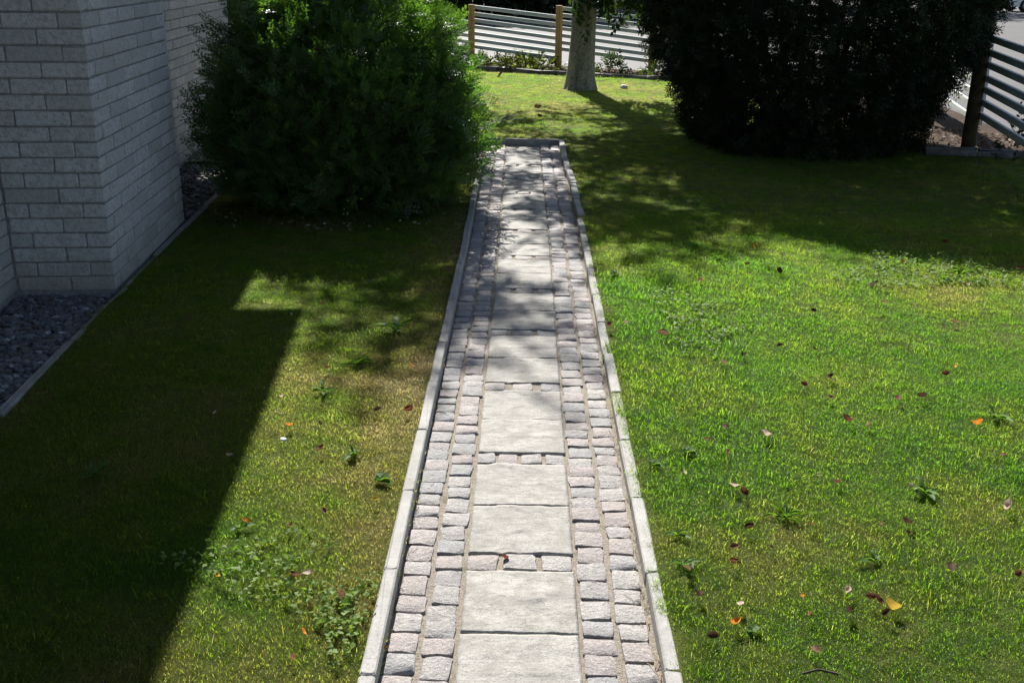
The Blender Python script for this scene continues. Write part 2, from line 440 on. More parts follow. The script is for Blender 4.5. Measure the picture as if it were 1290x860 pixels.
sheet("ground", -300, 300, -120, 480, M_GROUND, -0.10, 60)
poly("road", [(-60, 26.9), (-1, 25.4), (6.9, 21.5), (6.2, -2), (60, -2), (60, 130), (-60, 130)], -0.02, M_ASPHALT)

EDGE = [(-6.5, 25.3), (-3.2, 23.9), (-1.02, 22.93), (0.58, 22.14), (2.52, 21.3), (4.3, 20.2)]     # stone edging at the back of the lawn
poly("planting_bed", [(-7, 25.4), (-3.2, 23.8), (-1.02, 22.85), (0.58, 22.05), (2.52, 21.2), (4.3, 20.1), (4.6, 14), (4.8, 13.1), (5.8, 12.8), (6.1, 9), (6.3, 9), (6.9, 21.5), (-1, 25.5), (-7, 28.4)], 0.012, M_SOIL)

def house_x(y): return -2.782 - 0.0748 * (y - 7.159)
PATH_END = 13.70; PATH_LEFT = -4.0; TURN_Y = 12.27
def drift(y): return -0.0062 * np.maximum(0, np.asarray(y, float) - 8.5)

# lawns: one sheet left of the path, one right, one behind its end
def strip_sheet(name, fx0, fx1, y0, y1, mat, nx=14, step=0.22):
    ny = int((y1 - y0) / step) + 2
    Y = np.linspace(y0, y1, ny); T = np.linspace(0, 1, nx)
    X = np.array([[fx0(y) + (fx1(y) - fx0(y)) * t for t in T] for y in Y]); YY = np.repeat(Y[:, None], nx, 1)
    v = np.stack([X.ravel(), YY.ravel(), h_lawn(X, YY).ravel()], 1)
    i = np.arange(nx * ny).reshape(ny, nx)
    f = np.stack([i[:-1, :-1].ravel(), i[:-1, 1:].ravel(), i[1:, 1:].ravel(), i[1:, :-1].ravel()], 1)
    o = link(name, mesh_np(name, v, f, mat, True)); o["kind"] = "structure"; return o
gx = lambda y: -2.62 - 0.0665 * (y - 5.28)       # edging beside the house
strip_sheet("lawn", lambda y: gx(y) + 0.02, lambda y: -0.475 + float(drift(y)), 0.5, TURN_Y + 0.04, M_LAWN)
def right_edge(y):
    if y < 13.05: return 6.2
    if y < 13.2: return 4.9
    return 4.6 if y < 14 else 4.6 - 0.05 * (y - 14)
strip_sheet("lawn", lambda y: 0.485 + float(drift(y)), lambda y: 6.1, 0.5, 12.95, M_LAWN, 26)
strip_sheet("lawn", lambda y: 0.47 + float(drift(y)), lambda y: 4.75, 12.95, PATH_END + 0.06, M_LAWN, 22)
def back_y(x): return np.interp(x, [e[0] for e in EDGE], [e[1] for e in EDGE])
ny, nx = 44, 44
Xs = np.linspace(-6.5, 4.55, nx); V = []
for j in range(ny):
    for x in Xs:
        V.append((x, PATH_END + 0.055 + (back_y(x) - PATH_END - 0.055) * j / (ny - 1), 0))
V = np.array(V); V[:, 2] = h_lawn(V[:, 0], V[:, 1])
i = np.arange(nx * ny).reshape(ny, nx)
F = np.stack([i[:-1, :-1].ravel(), i[:-1, 1:].ravel(), i[1:, 1:].ravel(), i[1:, :-1].ravel()], 1)
o = link("lawn", mesh_np("lawn", V, F, M_LAWN, True)); o["kind"] = "structure"

# ------------------------------------------------------------------ path
path = poly("path", [(-0.47, 0.8), (0.48, 0.8), (0.48, 8.5), (0.445, PATH_END + 0.03), (PATH_LEFT, PATH_END + 0.03), (PATH_LEFT, TURN_Y - 0.02), (-0.52, TURN_Y - 0.02), (-0.47, 8.5)], -0.0085, M_SAND)

def cobble_mesh(seed):
    r = np.random.default_rng(seed)
    n = 5; g = np.linspace(-0.5, 0.5, n)
    X, Y = np.meshgrid(g, g)
    edge = np.maximum(np.abs(X), np.abs(Y)) > 0.49
    corner = (np.abs(X) > 0.49) & (np.abs(Y) > 0.49)
    X = np.where(np.abs(X) > 0.49, X, X * 1.68); Y = np.where(np.abs(Y) > 0.49, Y, Y * 1.68)
    Xn = X + r.normal(0, 0.013, X.shape); Yn = Y + r.normal(0, 0.015, X.shape)
    sk = r.normal(0, 0.045, 4)
    Xn = Xn * (1 + sk[0] * Y); Yn = Yn * (1 + sk[1] * X)
    Z = r.normal(0, 0.0017, X.shape) - np.where(edge, 0.0022, 0) - np.where(corner, 0.0025, 0) + sk[2] * 0.06 * X + sk[3] * 0.06 * Y
    Xn = np.where(corner, Xn * 0.95, Xn); Yn = np.where(corner, Yn * 0.95, Yn)
    top = np.stack([Xn.ravel(), Yn.ravel(), Z.ravel()], 1)
    idx = np.arange(n * n).reshape(n, n)
    rim = list(idx[0, :-1]) + list(idx[:-1, -1]) + list(idx[-1, :0:-1]) + list(idx[:0:-1, 0])
    low = top[rim].copy(); low[:, :2] *= 1.03; low[:, 2] = -0.05; low = np.concatenate([low, top[rim]])
    f = np.stack([idx[:-1, :-1].ravel(), idx[:-1, 1:].ravel(), idx[1:, 1:].ravel(), idx[1:, :-1].ravel()], 1)
    m = len(rim); s = []
    for a in range(m):
        b = (a + 1) % m
        s.append([n * n + m + b, n * n + m + a, n * n + a, n * n + b])
    return np.concatenate([top, low]), np.concatenate([f, np.array(s)])
COB = [cobble_mesh(100 + s) for s in range(16)]
COBM = [mesh_np("cobblestone", v, f, M_COB, True) for v, f in COB]

# slab / cobble row layout measured along the path (row starts and ends)
ROWS = [(1.72, 1.845), (2.655, 2.78), (3.585, 3.716), (4.509, 4.628), (5.403, 5.53), (6.309, 6.439), (7.213, 7.338), (8.102, 8.246),
        (8.968, 9.118), (9.85, 9.955), (10.63, 10.72), (11.40, 11.51), (12.14, 12.275), (13.37, 13.50)]
cobs = []       # (x, y, w, l, rot)
for x0, x1, ph in ((-0.437, -0.332, 0.0), (-0.320, -0.213, 0.03), (0.214, 0.325, 0.05), (0.339, 0.446, 0.015)):
    y = 2.3 + ph
    while y < PATH_END - 0.05:
        l = random.uniform(0.086, 0.122)
        w = (x1 - x0) + random.uniform(-0.016, 0.0)
        cobs.append(((x0 + x1) / 2 + random.uniform(-0.004, 0.004) + float(drift(y)), y + l / 2, w, l, random.gauss(0, 0.035)))
        y += l + random.uniform(0.006, 0.015)
for a, b in ROWS:
    if a < 2.3: continue
    x = -0.197
    nrow = 4 if abs(a - 4.509) < 0.01 else 3
    ws = [random.uniform(0.095, 0.125) if nrow == 3 else random.uniform(0.075, 0.095) for _ in range(nrow)]
    gap = (0.394 - sum(ws)) / (nrow - 1)
    for w in ws:
        cobs.append((x + w / 2 + float(drift(a)), (a + b) / 2 + random.uniform(-0.003, 0.003), w, b - a - 0.024, random.gauss(0, 0.02)))
        x += w + gap
# the branch to the left at the end
y = TURN_Y + 0.06
while y < PATH_END - 0.06:
    l = random.uniform(0.08, 0.1); x = -0.56
    while x > -2.6:
        w = random.uniform(0.08, 0.105)
        cobs.append((x - w / 2, y + l / 2, w, l, random.gauss(0, 0.04))); x -= w + 0.013
    y += l + 0.012
cobs.sort(key=lambda c: c[1])
rest = MB()
for n, (x, y, w, l, rz) in enumerate(cobs):
    kx = random.randrange(16); z = random.gauss(0.002, 0.002)
    if n < 300:
        o = link("cobblestone", COBM[kx], path, (x, y, z), (random.gauss(0, 0.014), random.gauss(0, 0.014), rz + random.choice((0, math.pi))))
        o.scale = (w, l, 1)
    else:
        v, f = COB[kx]; v = v * np.array([w, l, 1]); s = random.choice((1, -1))
        v = v * np.array([s, s, 1]) + np.array([x, y, z]); rest.put(v, [f])
# far cobbles: joined, tone by position noise through a per-stone attribute
k = NT("granite_cobble_far"); p = k.pos(); t = k.attr("tone")
base = k.ramp(t, [(0.0, (0.420, 0.360, 0.340)), (0.16, (0.383, 0.354, 0.343)), (0.3, (0.432, 0.397, 0.377)), (0.44, (0.395, 0.335, 0.319)),
                  (0.56, (0.339, 0.329, 0.328)), (0.68, (0.432, 0.379, 0.359)), (0.80, (0.364, 0.348, 0.346)), (0.90, (0.457, 0.425, 0.399))], 'CONSTANT')
k.col(k.mix(k.ramp(k.noise(p, 120, 4), [(0.35, (0.7, 0.7, 0.7)), (0.55, (0, 0, 0))]), base, (0.15, 0.14, 0.145)))
k.rough(0.75, 0.3); k.bump(k.noise(p, 50, 5), 0.7, 0.009)
me = rest.mesh("cobblestone", k.m, True)
per = len(COB[0][0]); nn = len(me.vertices) // per
at = me.attributes.new("tone", 'FLOAT', 'POINT'); at.data.foreach_set("value", np.repeat(rng.random(nn), per).astype(np.float32))
o = link("cobblestone", me, path); o["kind"] = "stuff"

def slab_mesh(seed):
    r = np.random.default_rng(seed); n = 41
    g = np.linspace(-0.5, 0.5, n); X, Y = np.meshgrid(g, g)
    Z = np.zeros_like(X)
    for q in range(3):      # riven ridges: small steps along wandering lines
        a = r.uniform(-0.7, 0.7); c = r.uniform(-0.4, 0.4); amp = r.uniform(0.002, 0.0055)
        d = Y - (c + a * X + 0.035 * np.sin(9 * X + r.uniform(0, 6)) + 0.012 * np.sin(31 * X + r.uniform(0, 6)))
        Z += amp * np.exp(-np.maximum(d, 0) / 0.16) * np.clip(d / 0.012, 0, 1) * np.clip((0.46 - np.abs(X)) / 0.12, 0, 1) * np.clip((X - r.uniform(-0.5, 0.1)) / 0.1, 0, 1) * np.clip((r.uniform(0.0, 0.5) - X) / 0.12, 0, 1) - amp * 0.1
    Z += 0.0014 * (r.random(X.shape) - 0.5) + 0.003 * (vnoise(X, Y, 5, seed) - 0.5) + 0.003 * (vnoise(X, Y, 11, seed + 3) - 0.5)
    edge = np.maximum(np.abs(X), np.abs(Y)) > 0.49
    Z = np.where(edge, np.minimum(Z, 0) * 0.5 - 0.0025, Z)
    inner = np.maximum(np.abs(X), np.abs(Y)) < 0.45
    X2 = np.where(edge, X, X * 1.05); Y2 = np.where(edge, Y, Y * 1.05)
    top = np.stack([X2.ravel(), Y2.ravel(), Z.ravel()], 1)
    idx = np.arange(n * n).reshape(n, n)
    rim = list(idx[0, :-1]) + list(idx[:-1, -1]) + list(idx[-1, :0:-1]) + list(idx[:0:-1, 0])
    low = top[rim].copy(); low[:, 2] = -0.05; low = np.concatenate([low, top[rim]])
    f = np.stack([idx[:-1, :-1].ravel(), idx[:-1, 1:].ravel(), idx[1:, 1:].ravel(), idx[1:, :-1].ravel()], 1)
    m = len(rim); s = [[n * n + m + (a + 1) % m, n * n + m + a, n * n + a, n * n + (a + 1) % m] for a in range(m)]
    return mesh_np("slab", np.concatenate([top, low]), np.concatenate([f, np.array(s)]), M_SLAB, True)
SLABS = [slab_mesh(s) for s in (11, 12, 13, 14, 15)]
for q, (a, b) in enumerate(zip(ROWS[:-1], ROWS[1:])):
    y0, y1 = a[1], b[0]
    cuts = [y0, (y0 + y1) / 2 + random.uniform(-0.006, 0.006), y1]
    if q == 0: continue
    for c0, c1 in zip(cuts[:-1], cuts[1:]):
        yc = (c0 + c1) / 2
        o = link("slab", random.choice(SLABS), path, (0.003 + float(drift(yc)), yc, 0.004 + random.gauss(0, 0.0015)), (random.gauss(0, 0.003), random.gauss(0, 0.003), random.gauss(0, 0.004)))
        o.scale = (0.402, c1 - c0 - 0.007, 1)

def kerb_run(parent, pts, w, h, zt, mat, seg=0.62, jit=0.004, name="kerb_stone", bev=0.006):
    """stones laid end to end along a polyline"""
    for (ax, ay), (bx, by) in zip(pts[:-1], pts[1:]):
        L = math.hypot(bx - ax, by - ay); n = max(1, round(L / seg)); th = math.atan2(by - ay, bx - ax)
        for i in range(n):
            t = (i + 0.5) / n; l = L / n - 0.0035
            v, f = bev_box(l, w, h, bev)
            # break the straight edges a little
            v = v + rng.normal(0, 0.0012, v.shape)
            me = mesh_np(name, v, f, mat)
            link(name, me, parent, (ax + (bx - ax) * t + random.gauss(0, jit), ay + (by - ay) * t, zt - h / 2 + random.gauss(0, jit)), (random.gauss(0, 0.008), random.gauss(0, jit * 0.8), th + random.gauss(0, jit)))
kerb_run(path, [(-0.466, 1.6), (-0.466, 8.5), (-0.495, TURN_Y)], 0.05, 0.14, 0.068, M_KERB, 0.62, 0.0012)
kerb_run(path, [(0.487, 1.75), (0.487, 9.4)], 0.052, 0.14, 0.052, M_KERB, 0.60, 0.0016)
kerb_run(path, [(0.515, 9.45), (0.468, 11.6)], 0.062, 0.15, 0.072, M_KERB, 0.7, 0.006)
kerb_run(path, [(0.452, 11.63), (0.452, PATH_END + 0.02)], 0.062, 0.14, 0.066, M_KERB, 0.7)
kerb_run(path, [(0.42, PATH_END + 0.03), (-3.2, PATH_END + 0.03)], 0.075, 0.16, 0.07, M_EDGE, 0.8)
kerb_run(path, [(-0.55, TURN_Y), (-3.2, TURN_Y)], 0.056, 0.14, 0.07, M_KERB, 0.7)

# dry stems gathered along the right kerb and in the joints
mb = MB()
for i in range(230):
    if i < 170:
        y = 2.6 + 7.5 * random.random() ** 1.6; x = 0.452 + random.gauss(0, 0.012)
    else:
        y = 2.6 + 7 * random.random(); x = -0.445 + abs(random.gauss(0, 0.015))
    th = math.pi / 2 + random.gauss(0, 0.5); L = random.uniform(0.02, 0.10); cv = random.gauss(0, 0.25)
    pts = [(x + L * t * math.cos(th + cv * t), y + L * t * math.sin(th + cv * t), -0.006 + 0.012 * math.sin(math.pi * t) + random.uniform(0, 0.004)) for t in (0, 0.35, 0.7, 1)]
    mb.tube(pts, random.uniform(0.0007, 0.0015), 4, False)
o = link("dry_grass_stems", mb.mesh("dry_grass_stems", M_STRAW))
tag(o, "pale dry grass stems lying along the kerbs on the path", "dry grass", kind="stuff")

# ------------------------------------------------------------------ house
LEAN = 0.042
HROT = math.atan(0.0748)
house = empty("house", (-2.782, 7.159, 0), (0, 0, HROT))
tag(house, "pale grey split-face brick house with a projecting wall block beside the gravel strip", "house")
CP = 0.1015      # course pitch
def rough_box(lx, ly, lz, seed, nx=3, nz=1, ny=2):
    r = np.random.default_rng(seed)
    nx = ny = 3; nz = 2; cut = lambda l: np.array([-0.5, -0.5 + 0.007 / l, 0.5 - 0.007 / l, 0.5])
    gx_ = cut(lx); gy_ = cut(ly); gz_ = cut(lz)
    key = {}; V = []; F = []
    def vid(i, j, k2):
        if (i, j, k2) not in key:
            p = np.array([gx_[i] * lx, gy_[j] * ly, gz_[k2] * lz])
            ex = (i in (0, nx)) + (j in (0, ny)) + (k2 in (0, nz + 1))
            p += r.normal(0, 0.0015, 3)
            if ex >= 2:
                p *= np.array([1 - 0.003 / lx * 2, 1 - 0.003 / ly * 2, 1 - 0.003 / lz * 2])
            key[(i, j, k2)] = len(V); V.append(p)
        return key[(i, j, k2)]
    N = (nx, ny, nz + 1)
    for ax in range(3):
        a, b = [q for q in range(3) if q != ax]
        for side in (0, N[ax]):
            for i in range(N[a]):
                for j in range(N[b]):
                    q = []
                    for di, dj in ((0, 0), (1, 0), (1, 1), (0, 1)):
                        idx = [0, 0, 0]; idx[ax] = side; idx[a] = i + di; idx[b] = j + dj; q.append(vid(*idx))
                    flip = (side == 0) ^ (ax == 1)
                    F.append(q[::-1] if flip else q)
    return np.array(V), np.array(F)
_bc = {}
def brick_data(lx, ly, seed):
    kk = (round(lx, 3), round(ly, 3), seed)
    if kk not in _bc:
        v, f = rough_box(lx, ly, CP - 0.0115, hash(kk) % 10000 if False else seed * 31 + int(lx * 1000) + int(ly * 977))
        _bc[kk] = (v, f, mesh_np("brick", v, f, M_BRICK))
    return _bc[kk]
def lay(bricks, parent, limit, label_rest=True):
    """bricks: list of (x, y, course, lx, ly) in house space; first <limit> are single parts"""
    mb = MB(); cnt = 0
    for (x, y, cz, lx, ly) in bricks:
        z = (cz + 0.5) * CP
        v, f, me = brick_data(round(lx, 2), round(ly, 2), random.randrange(4))
        dx, dy = random.gauss(0, 0.0016), random.gauss(0, 0.0016)
        if cnt < limit:
            o = link("brick", me, parent, (x + dx, y + dy - LEAN * z, z), (0, 0, random.gauss(0, 0.003)))
            s = random.choice((1, -1)); o.scale = (s, 1, 1) if False else (1, 1, 1)
        else:
            mb.put(v + np.array([x + dx, y + dy - LEAN * z, z]), [f])
        cnt += 1
    if mb.n:
        o = link("brick", mb.mesh("brick", M_BRICK), parent); o["kind"] = "stuff"
def core(name, x0, x1, y0, y1, z0, z1, mat, parent):
    v, f = bev_box(x1 - x0, y1 - y0, z1 - z0)
    v = v + np.array([(x0 + x1) / 2, (y0 + y1) / 2, (z0 + z1) / 2])
    v[:, 1] -= LEAN * v[:, 2]
    return link(name, mesh_np(name, v, f, mat), parent)
BW, BD, NC = 0.66, 2.11, 24
J = 0.012
block = core("wall_block", -BW - 0.05, -0.010, 0.010, BD - 0.010, -0.12, 5.2, M_MORTAR, house)
tag(block, "projecting wall block")
main = core("wall", -BW - 0.35, -BW - 0.010, -6.0, 8.42, -0.12, 5.2, M_MORTAR, house)
bl = []
for c in range(NC):
    odd = c % 2
    fa, ra = (0.155, 0.36) if odd else (0.30, 0.145)          # corner brick: front length, right length
    bl.append((-fa / 2, ra / 2, c, fa - J / 2, ra - J / 2))
    # front face (x from -fa to -BW)
    x = -fa
    while x > -BW + 0.02:
        l = min(0.352, x + BW)
        bl.append((x - l / 2, 0.05, c, l - J, 0.10)); x -= l
    y = ra
    back = 0.145 if odd else 0.36
    while y < BD - 0.02:
        l = min(0.43, BD - y)
        if BD - y - l < 0.08: l = BD - y
        bl.append((-0.05, y + l / 2, c, 0.10, l - J)); y += l
bl.sort(key=lambda b: b[2])
lay(bl, block, 300)
ml = []
for c in range(NC):
    y = -1.5 + (0.215 if c % 2 else 0)
    while y < -0.001:                    # near wall left of the block
        l = min(0.43, -y)
        ml.append((-BW - 0.05, y + l / 2, c, 0.10, l - J)); y += l
near = [b for b in ml if b[1] > -0.6]; hid = [b for b in ml if b[1] <= -0.6]
ml2 = []
for c in range(NC):
    y = BD + (0.215 if c % 2 else 0.0)
    if c % 2: ml2.append((-BW - 0.05, BD + 0.107, c, 0.10, 0.215 - J))
    while y < 8.42 - 0.01:
        l = min(0.43, 8.42 - y)
        if l > 0.06: ml2.append((-BW - 0.05, y + l / 2, c, 0.10, l - J))
        y += l
vis = [b for b in ml2 if b[1] > 4.2 and b[2] < 19]; inv = [b for b in ml2 if not (b[1] > 4.2 and b[2] < 19)]
vis.sort(key=lambda b: b[1])
lay(near + vis + inv + hid, main, 300)
# roof: eaves out of the picture overhead (they throw the shade on the left lawn)
EZ = 4.75
def roof_part(name, y0, y1, xe):
    v, f = bev_box(xe + 6.0, y1 - y0, 0.18)
    v = v + np.array([(xe - 6.0) / 2, (y0 + y1) / 2, EZ + 0.09])
    return link(name, mesh_np(name, v, f, M_ROOF), house)
SHX = 0.0
roof_part("roof", -7.0, 4.66, 0.90)
roof_part("roof", 4.666, 9.6, 0.45)
core("wall", -6.0, -BW - 0.36, -6.0, 8.40, -0.12, 5.2, M_MORTAR, house)

# gravel strip and its edging
gbed = poly("gravel_bed", [(-3.6, -1), (gx(-1) + 0.0, -1), (gx(16) + 0.0, 16), (-5.2, 16)], -0.075, M_GRAVELBED)
def rock(r, s):
    # squashed icosahedron
    t = (1 + 5 ** 0.5) / 2
    v = np.array([[-1, t, 0], [1, t, 0], [-1, -t, 0], [1, -t, 0], [0, -1, t], [0, 1, t], [0, -1, -t], [0, 1, -t], [t, 0, -1], [t, 0, 1], [-t, 0, -1], [-t, 0, 1]], float) / 1.9
    v *= r.uniform(0.75, 1.25, (12, 1)); v *= np.array([r.uniform(0.8, 1.4), r.uniform(0.7, 1.1), r.uniform(0.4, 0.8)]) * s
    a = r.uniform(0, 6.28); ca, sa = math.cos(a), math.sin(a)
    v = v @ np.array([[ca, -sa, 0], [sa, ca, 0], [0, 0, 1]]).T
    b = r.normal(0, 0.4); cb, sb = math.cos(b), math.sin(b)
    return v @ np.array([[1, 0, 0], [0, cb, -sb], [0, sb, cb]]).T
ICO = np.array([[0, 11, 5], [0, 5, 1], [0, 1, 7], [0, 7, 10], [0, 10, 11], [1, 5, 9], [5, 11, 4], [11, 10, 2], [10, 7, 6], [7, 1, 8], [3, 9, 4], [3, 4, 2], [3, 2, 6], [3, 6, 8], [3, 8, 9], [4, 9, 5], [2, 4, 11], [6, 2, 10], [8, 6, 7], [9, 8, 1]])
V = []; T = []; cnt = 0
def gravel_patch(n, y0, y1, xl):
    global cnt
    for _ in range(n):
        y = rng.uniform(y0, y1); x = rng.uniform(xl(y), gx(y) - 0.03)
        V.append(rock(rng, 0.012 + 0.024 * rng.random() ** 1.6) + np.array([x, y, -0.068 + rng.uniform(0, 0.03)])); T.append(np.full(12, rng.random())); cnt += 1
gravel_patch(3600, 4.9, 7.25, lambda y: house_x(y) - 0.66)
gravel_patch(600, 7.2, 9.3, lambda y: house_x(y) - 0.03)
gravel_patch(2600, 9.2, 12.6, lambda y: house_x(y) - 0.66)
V = np.concatenate(V); F = np.concatenate([ICO + 12 * q for q in range(cnt)])
o = link("gravel", mesh_np("gravel", V, F, M_GRAVEL, False, {"tone": np.concatenate(T)}))
tag(o, "grey crushed gravel in the strip along the house wall", "gravel", kind="stuff")
edging = empty("garden_edging", (gx(5.3), 5.3, 0))
tag(edging, "narrow concrete edging between the gravel strip and the shaded lawn", "edging")
rel = lambda y: (gx(y) - gx(5.3), y - 5.3)
kerb_run(edging, [rel(5.0), rel(7.2), rel(10.75)], 0.05, 0.14, 0.012, M_EDGE, 0.95, 0.006)

# ------------------------------------------------------------------ grass
def tuft(seed, n, hmin, hmax, spread, wide=1.0):
    r = np.random.default_rng(seed); V = []; F3 = []; F4 = []; tone = []; tip = []; c = 0
    for _ in range(n):
        a = r.uniform(0, 6.283); d = spread * math.sqrt(r.random()); bx, by = d * math.cos(a), d * math.sin(a)
        th = r.uniform(0, 6.283); L = r.uniform(hmin, hmax); bend = r.uniform(0.25, 1.1); w = r.uniform(0.0012, 0.0021) * wide
        dx, dy = math.cos(th), math.sin(th); px, py = -dy, dx
        tn = r.random(); le = r.uniform(0.05, 1.15); cl, sl = math.cos(le), math.sin(le)
        for s, wf in ((0.0, 1.0), (0.45, 0.95), (0.8, 0.6)):
            zz = L * (s * cl - 0.32 * bend * s * s * cl); q = L * bend * 0.75 * s * s * cl + sl * L * s
            for sg in (-1, 1):
                V.append((bx + dx * q + px * w * wf * sg, by + dy * q + py * w * wf * sg, zz - 0.006)); tone.append(tn); tip.append(s)
        s = 1.0; zz = L * cl * (s - 0.32 * bend); q = L * bend * 0.75 * cl + sl * L
        V.append((bx + dx * q, by + dy * q, zz - 0.006)); tone.append(tn); tip.append(1)
        F4 += [[c, c + 1, c + 3, c + 2], [c + 2, c + 3, c + 5, c + 4]]; F3.append([c + 4, c + 5, c + 6]); c += 7
    return mesh_np("grass_tuft", np.array(V), [np.array(F3), np.array(F4)], M_GRASS, False, {"tone": tone, "tip": tip})
tufts = bpy.data.collections.new("grass_tufts")
for i, (n, a, b, sp, wd) in enumerate(((72, 0.010, 0.028, 0.07, 0.46), (72, 0.012, 0.036, 0.07, 0.5), (66, 0.007, 0.024, 0.074, 0.46), (40, 0.028, 0.062, 0.054, 0.62))):
    tufts.objects.link(bpy.data.objects.new("tuft%d" % i, tuft(50 + i, n, a, b, sp, wd)))

gn = bpy.data.node_groups.new("grass_scatter", 'GeometryNodeTree')
gn.interface.new_socket("Geometry", in_out='INPUT', socket_type='NodeSocketGeometry')
gn.interface.new_socket("Geometry", in_out='OUTPUT', socket_type='NodeSocketGeometry')
gi = gn.nodes.new("NodeGroupInput"); go = gn.nodes.new("NodeGroupOutput")
ci = gn.nodes.new("GeometryNodeCollectionInfo"); ci.inputs[0].default_value = tufts
ci.inputs["Separate Children"].default_value = True; ci.inputs["Reset Children"].default_value = True
iop = gn.nodes.new("GeometryNodeInstanceOnPoints"); iop.inputs["Pick Instance"].default_value = True
def na(name, typ):
    n = gn.nodes.new("GeometryNodeInputNamedAttribute"); n.data_type = typ; n.inputs[0].default_value = name; return n.outputs[0]
e2r = gn.nodes.new("FunctionNodeEulerToRotation")
gn.links.new(na("rot", 'FLOAT_VECTOR'), e2r.inputs[0])
gn.links.new(e2r.outputs[0], iop.inputs["Rotation"])
gn.links.new(na("scl", 'FLOAT'), iop.inputs["Scale"])
gn.links.new(na("vi", 'INT'), iop.inputs["Instance Index"])
gn.links.new(ci.outputs[0], iop.inputs["Instance"])
gn.links.new(gi.outputs[0], iop.inputs["Points"])
gn.links.new(iop.outputs[0], go.inputs[0])

def grass_field(name, pts, dry, scl, label, tall=0.08):
    n = len(pts)
    me = bpy.data.meshes.new(name); me.vertices.add(n)
    P = np.stack([pts[:, 0], pts[:, 1], h_lawn(pts[:, 0], pts[:, 1])], 1).astype(np.float32)
    me.vertices.foreach_set("co", P.ravel())
    rot = np.stack([rng.normal(0, 0.12, n), rng.normal(0, 0.12, n), rng.uniform(0, 6.283, n)], 1).astype(np.float32)
    a = me.attributes.new("rot", 'FLOAT_VECTOR', 'POINT'); a.data.foreach_set("vector", rot.ravel())
    a = me.attributes.new("scl", 'FLOAT', 'POINT'); a.data.foreach_set("value", scl.astype(np.float32))
    a = me.attributes.new("dry", 'FLOAT', 'POINT'); a.data.foreach_set("value", dry.astype(np.float32))
    vi = rng.integers(0, 3, n); lush = vnoise(pts[:, 0], pts[:, 1], 1.6, 5.5)
    vi = np.where(rng.random(n) < tall * np.clip((lush - 0.25) * 3, 0.1, 2.5) * (dry < 0.5), 3, vi)
    a = me.attributes.new("vi", 'INT', 'POINT'); a.data.foreach_set("value", vi.astype(np.int32))
    o = link(name, me); md = o.modifiers.new("scatter", 'NODES'); md.node_group = gn
    return tag(o, label, "grass", kind="stuff")

def scatter(x0, x1, y0, y1, dens, keep):
    n = int((x1 - x0) * (y1 - y0) * dens)
    p = np.stack([rng.uniform(x0, x1, n), rng.uniform(y0, y1, n)], 1)
    return p[keep(p[:, 0], p[:, 1])]
def dryness(x, y, base):
    v = base + 0.38 * (vnoise(x, y, 1.1, 1.2) - 0.5) + 0.34 * (vnoise(x, y, 3.6, 4.4) - 0.5) + 0.30 * (vnoise(x, y, 11, 7.7) - 0.5) + rng.normal(0, 0.06, len(x))
    return v
_fr = lambda x, y: (x > -0.60 - 0.49 * y) & (x < 0.6 + 0.49 * y)
frustum = lambda x, y: _fr(x, y) | ((x > -2.2 - 0.49 * y) & (x < 2.4 + 0.49 * y) & (rng.random(len(x)) < 0.55))
# left lawn
kl = lambda x, y: (x < -0.49 + drift(y)) & (x > gx(y) + 0.035) & frustum(x, y)
pl = np.concatenate([scatter(-3.2, -0.45, 1.6, 6.0, 1900, kl), scatter(-3.2, -0.45, 6.0, 12.2, 850, kl)])
dl = dryness(pl[:, 0], pl[:, 1], 0.41) + 0.28 * np.clip(1 - (-0.5 - pl[:, 0]) / 0.45, 0, 1)
keep = rng.random(len(pl)) > np.clip((dl - 0.75) * 1.6, 0, 0.8)
pl, dl = pl[keep], dl[keep]
grass_field("lawn_grass", pl, dl, 0.72 + 0.3 * rng.random(len(pl)) + 0.1 * (pl[:, 1] > 6), "short patchy grass between the house and the path, browned beside the kerb", 0.05)
# right lawn
kr = lambda x, y: (x > 0.538 + drift(y) + 0.085 * (vnoise(y, y * 0.3, 6.0, 2.0) - 0.55)) & frustum(x, y) & ((y < 12.9) | (x < 4.7)) & (x < 6.05)
pr = np.concatenate([scatter(0.45, 5.3, 1.6, 6.0, 2000, kr), scatter(0.45, 6.1, 6.0, 9.5, 1000, kr), scatter(0.45, 6.1, 9.5, 13.7, 420, kr)])
lushband = np.exp(-((pr[:, 1] - 6.3) / 2.3) ** 2) * np.clip(1.35 - pr[:, 0] / 2.6, 0, 1)
dr = dryness(pr[:, 0], pr[:, 1], 0.33) - 0.30 * lushband
keep = rng.random(len(pr)) > np.clip((dr - 0.75) * 1.6, 0, 0.8)
pr, dr, lushband = pr[keep], dr[keep], lushband[keep]
sc_r = (0.66 + 0.28 * rng.random(len(pr)) + 0.14 * (pr[:, 1] > 6)) * (1 + 0.45 * lushband)
grass_field("lawn_grass", pr, dr, sc_r * 0.95, "lush green grass on the lawn right of the path", 0.14)
# back lawn
kb = lambda x, y: (y < back_y(x) - 0.08) & (x < 4.5) & ((y > PATH_END + 0.09)) & frustum(x, y)
pb = scatter(-6.2, 4.6, PATH_END, 24.6, 230, kb)
db = dryness(pb[:, 0], pb[:, 1], 0.38)
grass_field("lawn_grass", pb, db, 0.95 + 0.4 * rng.random(len(pb)), "mown grass behind the end of the path around the tree", 0.05)

